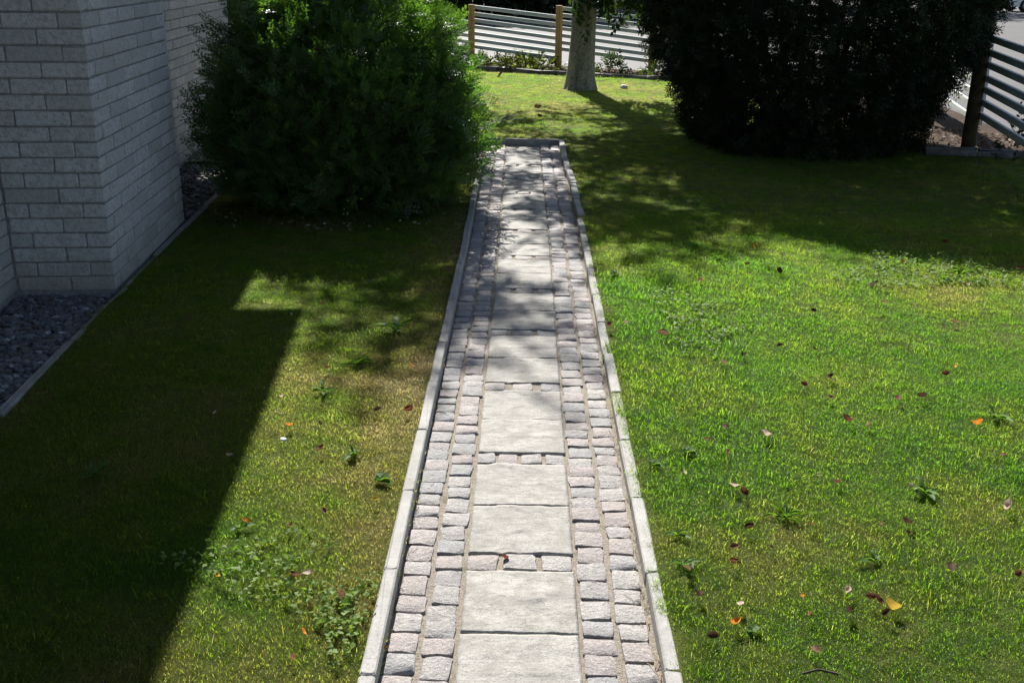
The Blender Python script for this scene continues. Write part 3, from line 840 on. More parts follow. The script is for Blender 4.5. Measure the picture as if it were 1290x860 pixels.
# ------------------------------------------------------------------ foliage templates
def diamond(a, b, w, up_=(0, 0, 1)):
    a = np.array(a, float); b = np.array(b, float); d = b - a; L = np.linalg.norm(d); d /= L
    s = np.cross(d, up_); s /= np.linalg.norm(s) + 1e-9
    m = a + (b - a) * 0.45
    return [a, m + s * w, b, m - s * w]
def finish(quads):
    v = np.array([p for q in quads for p in q]); f = np.arange(len(v)).reshape(-1, 4)
    return v, f
def t_cypress(seed):
    r = np.random.default_rng(seed); q = []; W = 0.8
    def ax(t): return np.array([t, 0.04 * math.sin(3 * t), -0.22 * t * t])
    q.append(diamond(ax(0), ax(1.0), 0.022))
    for i in range(9):
        t = 0.12 + 0.85 * i / 9; s = 1 if i % 2 else -1
        L = 0.44 * (1 - 0.62 * t) * r.uniform(0.8, 1.2); an = s * r.uniform(0.6, 0.85)
        b = ax(t); e = b + L * np.array([math.cos(an), math.sin(an), r.uniform(-0.25, 0.05)])
        q.append(diamond(b, e, 0.028))
        for u in (0.35, 0.68):
            bb = b + (e - b) * u
            for s2 in (-1, 1):
                a2 = an + s2 * 0.62; l2 = 0.16 * (1 - 0.3 * u) * (1 - 0.3 * t)
                q.append(diamond(bb, bb + l2 * np.array([math.cos(a2), math.sin(a2), r.uniform(-0.2, 0.1)]), 0.021, (0.2, 0.1, 1)))
    return finish(q)
def t_yew(seed):
    r = np.random.default_rng(seed); q = []
    for br in range(3):
        a0 = r.uniform(-0.7, 0.7); zr = r.uniform(-0.3, 0.3)
        d = np.array([math.cos(a0), math.sin(a0), zr]); L = r.uniform(0.6, 1.0)
        for i in range(6):
            t = 0.12 + 0.85 * i / 6
            for s in (-1, 1):
                b = d * t * L; an = a0 + s * 0.95
                q.append(diamond(b, b + 0.22 * np.array([math.cos(an), math.sin(an), r.uniform(-0.3, 0.3)]), 0.03, (r.normal(0, .4), r.normal(0, .4), 1)))
    return finish(q)
def t_leafy(seed, n=7, ll=0.30, ww=0.09):
    r = np.random.default_rng(seed); q = []
    for i in range(n):
        t = (i + 0.5) / n; s = 1 if i % 2 else -1
        b = np.array([t * 0.9, 0, -0.12 * t * t]); an = s * r.uniform(0.5, 1.1)
        e = b + ll * r.uniform(0.8, 1.2) * np.array([math.cos(an), math.sin(an), r.uniform(-0.9, 0.15)])
        q.append(diamond(b, e, ww * r.uniform(0.8, 1.2), (r.normal(0, .35), r.normal(0, .35), 1)))
    return finish(q)
def place(templates, pos, direc, scale, roll=None, tone=None):
    """copies of the templates at pos, x axis along direc"""
    n = len(pos); d = direc / (np.linalg.norm(direc, axis=1)[:, None] + 1e-9)
    ref = np.tile(np.array([0.0, 0, 1]), (n, 1)); ref += rng.normal(0, 0.25, (n, 3))
    y = np.cross(ref, d); y /= np.linalg.norm(y, axis=1)[:, None] + 1e-9
    z = np.cross(d, y)
    ra = rng.normal(0, 0.6, n) if roll is None else roll
    c, s = np.cos(ra)[:, None], np.sin(ra)[:, None]
    y, z = y * c + z * s, z * c - y * s
    tone = rng.random(n) if tone is None else tone
    wh = rng.integers(0, len(templates), n); V = []; F = []; T = []; off = 0
    for ti, (tv, tf) in enumerate(templates):
        ix = np.nonzero(wh == ti)[0]
        if not len(ix): continue
        B = np.stack([d[ix], y[ix], z[ix]], 1) * scale[ix][:, None, None]
        vv = np.einsum('vk,nkj->nvj', tv, B) + pos[ix][:, None, :]
        m = len(tv)
        V.append(vv.reshape(-1, 3)); F.append((tf[None] + (np.arange(len(ix)) * m)[:, None, None] + off).reshape(-1, tf.shape[1]))
        T.append(np.repeat(tone[ix], m)); off += len(ix) * m
    return np.concatenate(V), np.concatenate(F), np.concatenate(T)
CYPT = [t_cypress(s) for s in (1, 2, 3, 4)]
YEWT = [t_yew(s) for s in (5, 6, 7)]
LEAFT = [t_leafy(s) for s in (8, 9, 10, 11)]

def lobes(n, amp):
    k_ = rng.normal(0, 1, (n, 3)); k_ /= np.linalg.norm(k_, axis=1)[:, None]; a_ = rng.uniform(-amp, amp, n); p_ = rng.uniform(3, 9, n)
    return lambda d: 1 + sum(a_[i] * np.sin(p_[i] * (d @ k_[i]) + i) for i in range(n))

def crown_points(n, prof_z, prof_r, sx, sy, skin=0.3, lob=None, low=0.0):
    """points in a body of revolution with uneven outline; most near the skin. Returns pos, outward dir, depth"""
    z = rng.uniform(prof_z[0], prof_z[-1], n * 3); r = np.interp(z, prof_z, prof_r)
    keep = rng.random(len(z)) < (r / max(prof_r) + 0.12); z = z[keep][:n]; r = r[keep][:n]; n = len(z)
    a = rng.uniform(0, 6.283, n); dirs = np.stack([np.cos(a), np.sin(a), (z - np.mean(prof_z)) / max(prof_r)], 1)
    dn = dirs / np.linalg.norm(dirs, axis=1)[:, None]
    f = lob(dn) if lob else 1
    u = 1 - skin * rng.random(n) ** 1.6
    rr = r * f * u
    pos = np.stack([rr * np.cos(a) * sx, rr * np.sin(a) * sy, z], 1)
    dr_dz = (np.interp(z + 0.05, prof_z, prof_r) - np.interp(z - 0.05, prof_z, prof_r)) / 0.1
    nrm = np.stack([np.cos(a), np.sin(a), -np.clip(dr_dz, -3, 1.0)], 1); nrm /= np.linalg.norm(nrm, axis=1)[:, None]
    return pos, nrm, u

# ------------------------------------------------------------------ left bush (thuja)
bush = empty("conifer_bush", (-1.66, 10.2, 0))
tag(bush, "large rounded thuja bush with feathery green sprays between the house wall and the path", "bush")
pz = [0.08, 0.35, 0.75, 1.1, 1.4, 1.7, 1.93, 2.14, 2.28]; prr = [0.98, 1.12, 1.22, 1.24, 1.14, 0.92, 0.66, 0.34, 0.06]
lb = lobes(8, 0.05)
nb = 330
bp, bn, _ = crown_points(nb, pz, prr, 1.0, 1.0, 0.12, lb)
bl_ = rng.uniform(0.79, 1.07, nb)
P = []; D = []; S = []; T = []
mbs = MB()
for i in range(nb):
    tip = bp[i].copy(); tip[:2] *= bl_[i]; tip[2] += 0.06 * (bl_[i] - 1)
    tip[0] += 0.0 * max(tip[2] - 1.15, 0)
    rad_in = 0.30 + 0.25 * rng.random()
    root = np.array([tip[0] * rad_in, tip[1] * rad_in, max(0.05, tip[2] - 0.42 * rng.uniform(0.6, 1.2))])
    dv_ = tip - root; m_ = int(rng.integers(34, 52)); tb = np.clip(rng.normal(0.42, 0.16), 0, 0.9)
    if i % 2 == 0: mbs.tube([root, root + dv_ * 0.5 + np.array([0, 0, -0.03]), root + dv_ * 0.95], [0.012, 0.008, 0.003], 4, False)
    for _ in range(m_):
        t_ = 1 - 0.75 * rng.random() ** 1.5
        sp_ = 0.045 + 0.11 * (1.15 - t_)
        P.append(root + dv_ * t_ + rng.normal(0, sp_, 3) + np.array([0, 0, -0.05 * t_ * t_]))
        D.append(dv_ / np.linalg.norm(dv_) * 0.75 + rng.normal(0, 0.42, 3) + np.array([0, 0, 0.22])); S.append(rng.uniform(0.11, 0.22)); T.append(np.clip(tb + rng.normal(0, 0.16), 0, 1) if rng.random() > 0.006 else 1.0)
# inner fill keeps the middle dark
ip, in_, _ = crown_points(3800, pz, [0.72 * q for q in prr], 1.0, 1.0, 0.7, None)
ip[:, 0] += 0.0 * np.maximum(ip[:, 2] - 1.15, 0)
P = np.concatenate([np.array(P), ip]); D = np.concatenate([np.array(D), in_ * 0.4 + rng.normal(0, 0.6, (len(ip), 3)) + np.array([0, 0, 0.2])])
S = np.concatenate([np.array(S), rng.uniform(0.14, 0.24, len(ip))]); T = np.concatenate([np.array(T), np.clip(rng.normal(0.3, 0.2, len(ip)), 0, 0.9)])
ok = P[:, 2] > 0.04
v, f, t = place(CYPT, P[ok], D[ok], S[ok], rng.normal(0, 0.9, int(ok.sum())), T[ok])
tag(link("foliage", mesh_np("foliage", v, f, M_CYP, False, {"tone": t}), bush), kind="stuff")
link("twig", mbs.mesh("twig", M_STEM), bush)
mb = MB()
for i in range(7):
    a = i * 0.9 + random.uniform(0, 0.4); r_ = random.uniform(0.5, 1.0); zt = random.uniform(1.2, 2.2)
    mb.tube([(0.12 * math.cos(a), 0.12 * math.sin(a), -0.05), (0.35 * r_ * math.cos(a), 0.35 * r_ * math.sin(a), 0.5), (0.7 * r_ * math.cos(a), 0.7 * r_ * math.sin(a), zt)], [0.045, 0.032, 0.01], 7)
link("stem", mb.mesh("stem", M_STEM, True), bush)

# ------------------------------------------------------------------ right yew
yew = empty("yew_bush", (3.44, 13.95, 0))
tag(yew, "huge almost black yew bush on the right between the lawn and the slatted fence", "bush")
pz = [0.05, 0.4, 0.75, 1.1, 1.5, 1.9, 2.8, 3.8, 4.8]; prr = [1.34, 1.44, 1.58, 1.86, 2.02, 2.14, 2.3, 1.8, 0.3]
lb = lobes(9, 0.035)
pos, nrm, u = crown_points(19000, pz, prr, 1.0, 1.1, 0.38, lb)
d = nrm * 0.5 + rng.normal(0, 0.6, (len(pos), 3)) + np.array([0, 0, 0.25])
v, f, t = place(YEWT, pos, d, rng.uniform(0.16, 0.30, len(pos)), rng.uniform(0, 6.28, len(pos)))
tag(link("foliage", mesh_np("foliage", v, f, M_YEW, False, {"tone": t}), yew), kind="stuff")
mb = MB()
for i in range(9):
    a = i * 0.7; zt = random.uniform(1.6, 3.0)
    mb.tube([(0.15 * math.cos(a), 0.15 * math.sin(a), -0.05), (0.6 * math.cos(a), 0.6 * math.sin(a), 0.7), (1.3 * math.cos(a), 1.2 * math.sin(a), zt)], [0.07, 0.05, 0.015], 7)
link("stem", mb.mesh("stem", M_STEM, True), yew)

# ------------------------------------------------------------------ tree on the back lawn
TX, TY = 0.93, 19.55
tree = empty("garden_tree", (TX, TY, 0))
tag(tree, "broadleaf tree with a pale grey trunk standing on the back lawn before the fence", "tree")
zz = np.array([-0.1, 0.0, 0.1, 0.25, 0.5, 1.0, 1.6, 2.4, 3.2, 4.0, 5.0]); rr = np.array([0.34, 0.30, 0.262, 0.238, 0.225, 0.215, 0.208, 0.205, 0.195, 0.16, 0.11])
pts = np.stack([0.03 * np.sin(zz * 0.9) + 0.012 * zz, 0.02 * np.cos(zz), zz], 1)
v, fl = tube_np(pts, rr, 36)
ang = np.arctan2(v[:, 1], v[:, 0]); flare = np.clip(0.35 - v[:, 2], 0, 0.35) / 0.35
v[:, :2] *= (1 + 0.13 * flare * np.sin(3 * ang + 1) + 0.07 * flare * np.sin(7 * ang) + 0.035 * np.sin(5 * ang + v[:, 2] * 2.2) + 0.02 * np.sin(2 * ang + v[:, 2] * 5))[:, None]
trunk = link("trunk", mesh_np("trunk", v, fl, M_BARK, True), tree)
mb = MB(); limbs = []
for i in range(11):
    a = i * 2.4 + random.uniform(-0.3, 0.3); z0 = random.uniform(2.7, 4.6); L = random.uniform(1.8, 3.2)
    p0 = np.array([0.05, 0, z0]); dirv = np.array([math.cos(a), math.sin(a), random.uniform(0.5, 1.2)]); dirv /= np.linalg.norm(dirv)
    pp = [p0 + dirv * L * t + np.array([0, 0, 0.25 * t * t]) + rng.normal(0, 0.05, 3) * t for t in (0, 0.3, 0.6, 1)]
    mb.tube(pp, [0.09, 0.065, 0.04, 0.012], 7); limbs.append(pp)
mb.tube([(0.05, 0, 4.2), (-0.9, -1.0, 5.8), (-1.9, -2.2, 7.2), (-3.0, -3.8, 8.1)], [0.05, 0.035, 0.022, 0.008], 7)
link("limb", mb.mesh("limb", M_BARK, True), tree)
# crown: clumps of leafy twigs with gaps
P = []; D = []
nclump = 97
for c in range(nclump):
    q = rng.normal(0, 1, 3); q /= np.linalg.norm(q); q *= rng.random() ** 0.4
    ctr = np.array([-0.1, 0.0, 6.2]) + q * np.array([3.2, 3.0, 2.6])
    if 8 <= c < 19: ctr = np.array([-0.95, -2.5, 6.9]) + q * np.array([0.9, 1.0, 0.8])
    if c < 8: ctr = np.array([-3.1, -3.9, 8.0]) + q * np.array([0.75, 0.75, 0.45])
    nn = rng.integers(28, 62); rad = rng.uniform(0.35, 0.75)
    off = rng.normal(0, 0.5, (nn, 3)) * rad
    P.append(ctr + off); D.append(off + np.array([0, 0, -0.1]) + rng.normal(0, 0.25, (nn, 3)))
P = np.concatenate(P); D = np.concatenate(D)
ok = P[:, 2] > 2.6; P, D = P[ok], D[ok]
v, f, t = place(LEAFT, P, D, rng.uniform(0.30, 0.46, len(P)))
tag(link("crown", mesh_np("crown", v, f, M_TREELEAF, False, {"tone": t}), tree), kind="stuff")
# low twig of leaves hanging beside the trunk
P = []; D = []; mb = MB()
for (ax_, az_, n_) in ((0.12, 2.05, 12), (0.3, 2.0, 12), (0.42, 1.8, 12), (0.6, 1.65, 6), (0.8, 1.85, 9), (0.9, 2.05, 14), (1.3, 2.0, 12), (0.7, 2.1, 14), (-0.1, 1.75, 5), (1.0, 1.75, 6)):
    mb.tube([(0.1, -0.1, 3.2), (ax_ * 0.7, -0.35, 2.7), (ax_, -0.45, az_)], [0.018, 0.01, 0.004], 5, False)
    for _ in range(n_):
        P.append((ax_ + random.gauss(0, 0.13), -0.45 + random.gauss(0, 0.15), az_ + random.gauss(0, 0.13))); D.append((random.gauss(0, 0.4), random.gauss(0, 0.4), -1))
P = np.array(P); D = np.array(D)
v, f, t = place(LEAFT, P, D, rng.uniform(0.34, 0.5, len(P)), None, 0.35 * rng.random(len(P)))
tag(link("hanging_leaves", mesh_np("hanging_leaves", v, f, M_TREELEAF, False, {"tone": t}), tree), kind="stuff")
link("twig", mb.mesh("twig", M_STEM), tree)

# ------------------------------------------------------------------ fences
def panel(parent, A, B, z_top, n, pitch, th, wid, mat, zslope=0.0, over=0.02):
    (ax, ay), (bx, by) = A, B; L = math.hypot(bx - ax, by - ay); a = math.atan2(by - ay, bx - ax)
    for i in range(n):
        v, f = bev_box(L + over, wid, th, 0.006)
        v[:, 2] += zslope * v[:, 0] / L + 0.004 * np.sin(v[:, 0] * 2 + i)
        link("rail", mesh_np("rail", v, f, mat), parent, ((ax + bx) / 2, (ay + by) / 2, z_top - th / 2 - i * pitch + random.gauss(0, 0.004)), (random.gauss(0, 0.02), 0, a + random.gauss(0, 0.002)))
def post(parent, x, y, h, s, mat, round_=True, lean=(0, 0)):
    if round_:
        v, fl = tube_np([(0, 0, -0.15), (0, 0, h - 0.012), (0, 0, h)], [s, s * 0.97, s * 0.86], 14)
        me = mesh_np("post", v, fl, mat, False)
    else:
        v, fl = bev_box(s * 2, s * 2, h + 0.15, 0.01); v[:, 2] += (h - 0.15) / 2
        me = mesh_np("post", v, fl, mat)
    return link("post", me, parent, (x, y, 0), (lean[0], lean[1], random.uniform(0, 1)))
fence = empty("slatted_fence", (-1.208, 24.733, 0))
tag(fence, "pale horizontal slat fence with round brown posts behind the tree along the road", "fence", "slatted garden fences")
O = np.array([-1.208, 24.733]); dv = np.array([1.878, -0.896])
pp = [dv * q for q in (-2, -1, 0, 1, 2, 3, 4)]
for q, pnt in enumerate(pp):
    post(fence, pnt[0], pnt[1], (1.0, 1.1, 1.27, 1.30, 1.24, 1.24, 1.24)[q], 0.075, M_POST)
off = np.array([0.45, 0.9]) * 0.09
ztops = (0.85, 1.01, 1.17, 1.20, 1.13, 1.13)
for q in range(6):
    a_, b_ = pp[q] + off, pp[q + 1] + off
    panel(fence, a_, b_, ztops[q], 7, 0.138, 0.076, 0.05, M_RAIL, -0.17)
side = empty("slatted_fence", (5.413, 13.525, 0))
tag(side, "pale horizontal slat fence with old dark posts on the right behind the yew bush", "fence", "slatted garden fences")
sp = [(0.95, 7.0), (0.62, 4.6), (0.31, 2.3), (0.0, 0.0), (-0.44, -3.2), (-0.75, -5.6)]
for q, (x, y) in enumerate(sp):
    post(side, x, y, 1.42, 0.085, M_OLDPOST, True, (0.0, 0.02))
for q in range(5):
    a_, b_ = np.array(sp[q]) + np.array([0.11, 0]), np.array(sp[q + 1]) + np.array([0.11, 0])
    panel(side, a_, b_, 1.34, 7, 0.15, 0.075, 0.05, M_RAIL, -0.08, -0.02)

# stone edging at the back of the lawn
edge2 = empty("stone_edging", (-1.02, 22.93, 0))
tag(edge2, "low rough stone edging between the back lawn and the planting bed", "edging")
def stones(parent, pts, o0):
    for (ax, ay), (bx, by) in zip(pts[:-1], pts[1:]):
        L = math.hypot(bx - ax, by - ay); a = math.atan2(by - ay, bx - ax); s = 0
        while s < L:
            l = random.uniform(0.28, 0.6); l = min(l, L - s + 0.05)
            v, f = rough_box(l - 0.02, random.uniform(0.11, 0.17), random.uniform(0.13, 0.17), random.randrange(9999))
            v = v + rng.normal(0, 0.009, v.shape)
            link("stone", mesh_np("stone", v, f, M_ROCK, True), parent, (ax + (bx - ax) * (s + l / 2) / L - o0[0], ay + (by - ay) * (s + l / 2) / L - o0[1], 0.055), (0, random.gauss(0, 0.03), a + random.gauss(0, 0.05)))
            s += l
stones(edge2, EDGE, (-1.02, 22.93))
edge3 = empty("stone_edging", (4.81, 13.13, 0))
tag(edge3, "low stone edging in the shade at the foot of the right fence", "edging")
stones(edge3, [(4.75, 13.15), (5.9, 12.83)], (4.81, 13.13))

# bed litter and low plants
P = []
for _ in range(5200):
    x = random.uniform(-3.2, 4.3); y = back_y(x) + 0.1 + random.random() * 2.2
    if y < 25.0 - 0.477 * (x + 1.2): P.append((x, y, 0.02 + random.random() * 0.03))
for _ in range(900):
    P.append((random.uniform(4.8, 6.3), random.uniform(11.5, 15.5), 0.02 + random.random() * 0.03))
P = np.array([p for p in P if not (p[1] < 13.0 and p[0] < 5.8)])
leaf1 = [finish([diamond((-0.5, 0, 0), (0.5, 0, 0.15), 0.25)]), finish([diamond((-0.5, 0, 0.1), (0.5, 0, -0.05), 0.3)])]
v, f, t = place(leaf1, P, rng.normal(0, 1, (len(P), 3)) * np.array([1, 1, 0.25]), rng.uniform(0.04, 0.09, len(P)))
o = link("leaf_litter", mesh_np("leaf_litter", v, f, M_LITTER, False, {"tone": t}))
tag(o, "brown leaf litter covering the planting bed by the fence", "leaf litter", kind="stuff")
def plant(name, x, y, n, rad, h, mat, label, cat, group=None, s=(0.10, 0.2), z0=0.0):
    q = rng.normal(0, 0.45, (n, 3)) * np.array([rad, rad, 0]) ; hh = rng.random(n) * h * np.exp(-(np.linalg.norm(q, axis=1) / rad) ** 2)
    q[:, 2] = hh + 0.02
    d = q / rad + np.array([0, 0, 0.5]) + rng.normal(0, 0.4, (n, 3))
    v, f, t = place(LEAFT, q, d, rng.uniform(*s, n))
    o = link(name, mesh_np(name, v, f, mat, False, {"tone": t}), None, (x, y, z0))
    return tag(o, label, cat, group)
for i, (x, y) in enumerate(((-0.9, 24.15), (-0.45, 24.0), (0.0, 23.7), (0.35, 23.5), (-0.2, 24.35), (0.2, 24.05))):
    plant("low_shrub", x, y, 55, 0.42, 0.2, M_LIME, ("leftmost yellow-green plant under the back slats, near the bush", "yellow-green plant under the slats, second from the left", "yellow-green plant under the middle of the slat panel", "yellow-green plant touching the fence post by the tree", "taller yellow-green plant at the rear left under the slats", "yellow-green plant at the rear near the post by the tree")[i], "plant", "low plants under the back fence", (0.14, 0.26))
for i, (x, y) in enumerate(((1.7, 22.6), (2.6, 22.0), (3.2, 21.7))):
    plant("small_shrub", x, y, 60, 0.3, 0.4, M_TREELEAF, ("small green plant in the litter just right of the trunk", "small green plant in the litter midway to the yew", "small green plant in the litter beside the yew")[i], "plant", "small plants in the bed", (0.14, 0.26))
plant("small_shrub", 5.75, 12.75, 40, 0.22, 0.62, M_YEW, "dark sprig growing through the slats beside the old right post", "plant", None, (0.14, 0.24))
plant("lime_shrub", -3.85, 16.9, 260, 0.85, 3.2, M_LIME, "bright yellow-green shrub behind the far corner of the house", "shrub", None, (0.25, 0.42))

con = empty("shade_conifer", (-4.75, 18.9, 0))  # added conifer: shades the far gravel and wall, backs the gap in black
tag(con, "dark conifer added for shade behind the far corner of the house", "tree")
czz = [0.1, 0.8, 2.0, 3.5, 5.0, 6.4]; crr = [1.3, 1.55, 1.6, 1.35, 0.8, 0.1]
cp_, cn_, _ = crown_points(5200, czz, crr, 1, 1, 0.45, lobes(8, 0.04))
v, f, t = place(YEWT, cp_, cn_ * 0.5 + rng.normal(0, 0.6, cp_.shape), rng.uniform(0.25, 0.42, len(cp_)), rng.uniform(0, 6.28, len(cp_)))
tag(link("foliage", mesh_np("foliage", v, f, M_HEDGE, False, {"tone": t}), con), kind="stuff")
mb = MB(); mb.tube([(0, 0, -0.1), (0, 0, 3), (0, 0, 6)], [0.16, 0.1, 0.02], 8); link("trunk", mb.mesh("trunk", M_STEM, True), con)

# ------------------------------------------------------------------ across the road
hedge = empty("hedge", (-10, 48.5, 0))
tag(hedge, "tall dark hedge along the far side of the road", "hedge")
n = 24000
P = np.stack([rng.uniform(-16, 12.2, n), rng.normal(0, 1.0, n), rng.uniform(0.05, 1, n) ** 0.9 * 6.5], 1)
P[:, 1] = np.clip(P[:, 1], -1.8, 1.8) + 0.9 * (vnoise(P[:, 0], P[:, 2], 0.5, 2) - 0.5)
D = rng.normal(0, 1, (n, 3)) + np.array([0, -0.5, 0.2])
v, f, t = place(LEAFT, P, D, rng.uniform(0.75, 1.2, n))
tag(link("foliage", mesh_np("foliage", v, f, M_HEDGE, False, {"tone": t}), hedge), kind="stuff")
mb = MB()
for x in np.arange(-15, 12, 1.7): mb.tube([(x, 0, -0.1), (x + 0.1, 0.1, 3.0)], [0.12, 0.05], 6)
link("stem", mb.mesh("stem", M_STEM), hedge)
def street_tree(x, y, h, r, label, z0=3.2):
    t_ = empty("street_tree", (x, y, 0)); tag(t_, label, "tree", "tall trees beyond the road")
    v, fl = tube_np([(0, 0, -0.2), (0.05, 0, 1.5), (0.1, 0.1, h * 0.6), (0.1, 0.1, h * 0.85)], [0.32, 0.24, 0.16, 0.05], 10)
    link("trunk", mesh_np("trunk", v, fl, M_STEM, True), t_)
    n = 2600
    q = rng.normal(0, 1, (n, 3)); q /= np.linalg.norm(q, axis=1)[:, None]; q *= rng.uniform(0.45, 1, (n, 1)) * (0.85 + 0.3 * vnoise(q[:, 0] * 3, q[:, 2] * 3, 1.2, x)[:, None])
    P = q * np.array([r, r, (h - z0) / 2]) + np.array([0, 0, (h + z0) / 2])
    v, f, t = place(LEAFT, P, q + rng.normal(0, 0.4, (n, 3)), rng.uniform(0.8, 1.3, n))
    tag(link("crown", mesh_np("crown", v, f, M_HEDGE, False, {"tone": t}), t_), kind="stuff")
street_tree(6.5, 56, 12, 5.0, "tall dark tree beyond the road behind the hedge end")
street_tree(3.5, 63, 13, 5.0, "tall dark tree beyond the road just right of the hedge end")
street_tree(8, 72, 14, 5.5, "tall dark tree farther down the shaded road")
street_tree(-4, 58, 13, 5.5, "tall dark tree rising behind the middle of the hedge")
street_tree(-15, 56, 12, 5.5, "tall dark tree behind the left part of the hedge", 2.0)
street_tree(17, 66, 13, 5.5, "tall dark tree beyond the road behind the yew")
street_tree(30, 84, 14, 6.0, "tall dark tree at the far right behind the white car")
street_tree(9, 82, 14, 6.5, "tall dark tree far down the road", 1.5)
street_tree(20, 92, 14, 6.5, "tall dark tree at the far end of the road", 1.5)

def car(x, y, rz, mat, label, colname):
    c_ = empty("parked_car", (x, y, -0.02), (0, 0, rz)); tag(c_, label, "car", "cars parked across the road")
    prof = [(-2.1, 0.28), (-2.12, 0.62), (-1.95, 0.92), (-1.25, 0.98), (-0.6, 1.42), (0.9, 1.46), (1.65, 1.05), (2.05, 0.98), (2.12, 0.6), (2.08, 0.28)]
    V = []; n = len(prof)
    for sy, ins in ((-0.86, 0.10), (-0.80, 0.0), (0.80, 0.0), (0.86, 0.10)):
        for px_, pz_ in prof:
            w = sy if pz_ < 1.0 else sy * (0.80 if abs(sy) > 0.81 else 0.78)
            V.append((px_ * (0.985 if abs(sy) > 0.81 else 1), w, pz_ - (0.02 if abs(sy) > 0.81 else 0)))
    F4 = []
    for r_ in range(3):
        for i in range(n - 1): F4.append([r_ * n + i, r_ * n + i + 1, (r_ + 1) * n + i + 1, (r_ + 1) * n + i])
        F4.append([r_ * n + n - 1, r_ * n, (r_ + 1) * n, (r_ + 1) * n + n - 1])
    F4 = np.array(F4)[:, ::-1]
    caps = []
    for r_ in (0, 3):
        for i in range(1, n // 2):
            q = [r_ * n + i - 1, r_ * n + i, r_ * n + n - 1 - i, r_ * n + n - i]; caps.append(q if r_ == 0 else q[::-1])
    body = link("body", mesh_np("body", np.array(V), np.concatenate([F4, np.array(caps)]), mat), c_)
    for sy in (-1, 1):
        for x0, x1 in ((-0.95, 0.0), (0.08, 1.3)):
            mb = MB(); mb.box(((x0 + x1) / 2, sy * 0.70, 1.2), (x1 - x0, 0.03, 0.3), 0.0); link("window", mb.mesh("window", M_GLASS), c_)
        for wx in (-1.32, 1.30):
            v, fl = tube_np([(wx, sy * 0.66, 0.32), (wx, sy * 0.70, 0.32), (wx, sy * 0.86, 0.32), (wx, sy * 0.90, 0.32)], [0.29, 0.32, 0.32, 0.28], 18)
            w_ = link("wheel", mesh_np("wheel", v, fl, M_RUBBER, False), c_)
            v, fl = tube_np([(wx, sy * 0.89, 0.32), (wx, sy * 0.905, 0.32)], [0.2, 0.18], 12); link("rim", mesh_np("rim", v, fl, M_RIM), w_)
        mb = MB(); mb.box((-2.08, sy * 0.6, 0.7), (0.08, 0.34, 0.14), 0.01); link("headlight", mb.mesh("headlight", M_LENS), c_)
        mb = MB(); mb.box((2.07, sy * 0.6, 0.75), (0.08, 0.3, 0.14), 0.01); link("tail_light", mb.mesh("tail_light", m_red), c_)
    return c_
m_red = paint("red_lens", (0.25, 0.01, 0.01), 0.15)
car(26.6, 59.5, R(4), M_WHITE, "white parked car in the sun at the far right across the road", "white")
car(23.7, 47.5, R(8), M_BLACKP, "black parked car at the right edge nearer than the white car", "black")

# ------------------------------------------------------------------ weeds, clover, fallen leaves, bits
def weed_mesh(seed, n, L, w):
    r = np.random.default_rng(seed); V = []; F = []; T = []
    for i in range(n):
        a = i * 2.4 + r.uniform(-0.9, 0.9); l = L * r.uniform(0.3, 1.25); rise = r.uniform(0.1, 0.95); wk = r.uniform(0.6, 1.5); tn = r.random()
        c = len(V)
        for s, ww in ((0, 0.15), (0.3, 0.7), (0.6, 1.0), (0.85, 0.7), (1.0, 0.08)):
            rr_ = l * s * (1 - 0.4 * rise); a += r.normal(0, 0.12); z = l * (rise * s - 0.62 * s * s * rise) + 0.012
            x, y = rr_ * math.cos(a), rr_ * math.sin(a); nx_, ny_ = -math.sin(a) * w * ww * wk, math.cos(a) * w * ww * wk
            jag = r.uniform(0.75, 1.2)
            V += [(x + nx_ * jag, y + ny_ * jag, z + 0.006 * ww), (x, y, z - 0.004), (x - nx_ * jag, y - ny_ * jag, z + 0.006 * ww)]; T += [tn] * 3
        for q in range(4):
            b = c + q * 3; F += [[b, b + 3, b + 4, b + 1], [b + 1, b + 4, b + 5, b + 2]]
    return mesh_np("weed", np.array(V), np.array(F), M_WEED, True, {"tone": T})
WEEDS = [weed_mesh(1, 9, 0.10, 0.014), weed_mesh(2, 11, 0.13, 0.016), weed_mesh(3, 13, 0.075, 0.02), weed_mesh(4, 22, 0.11, 0.005)]
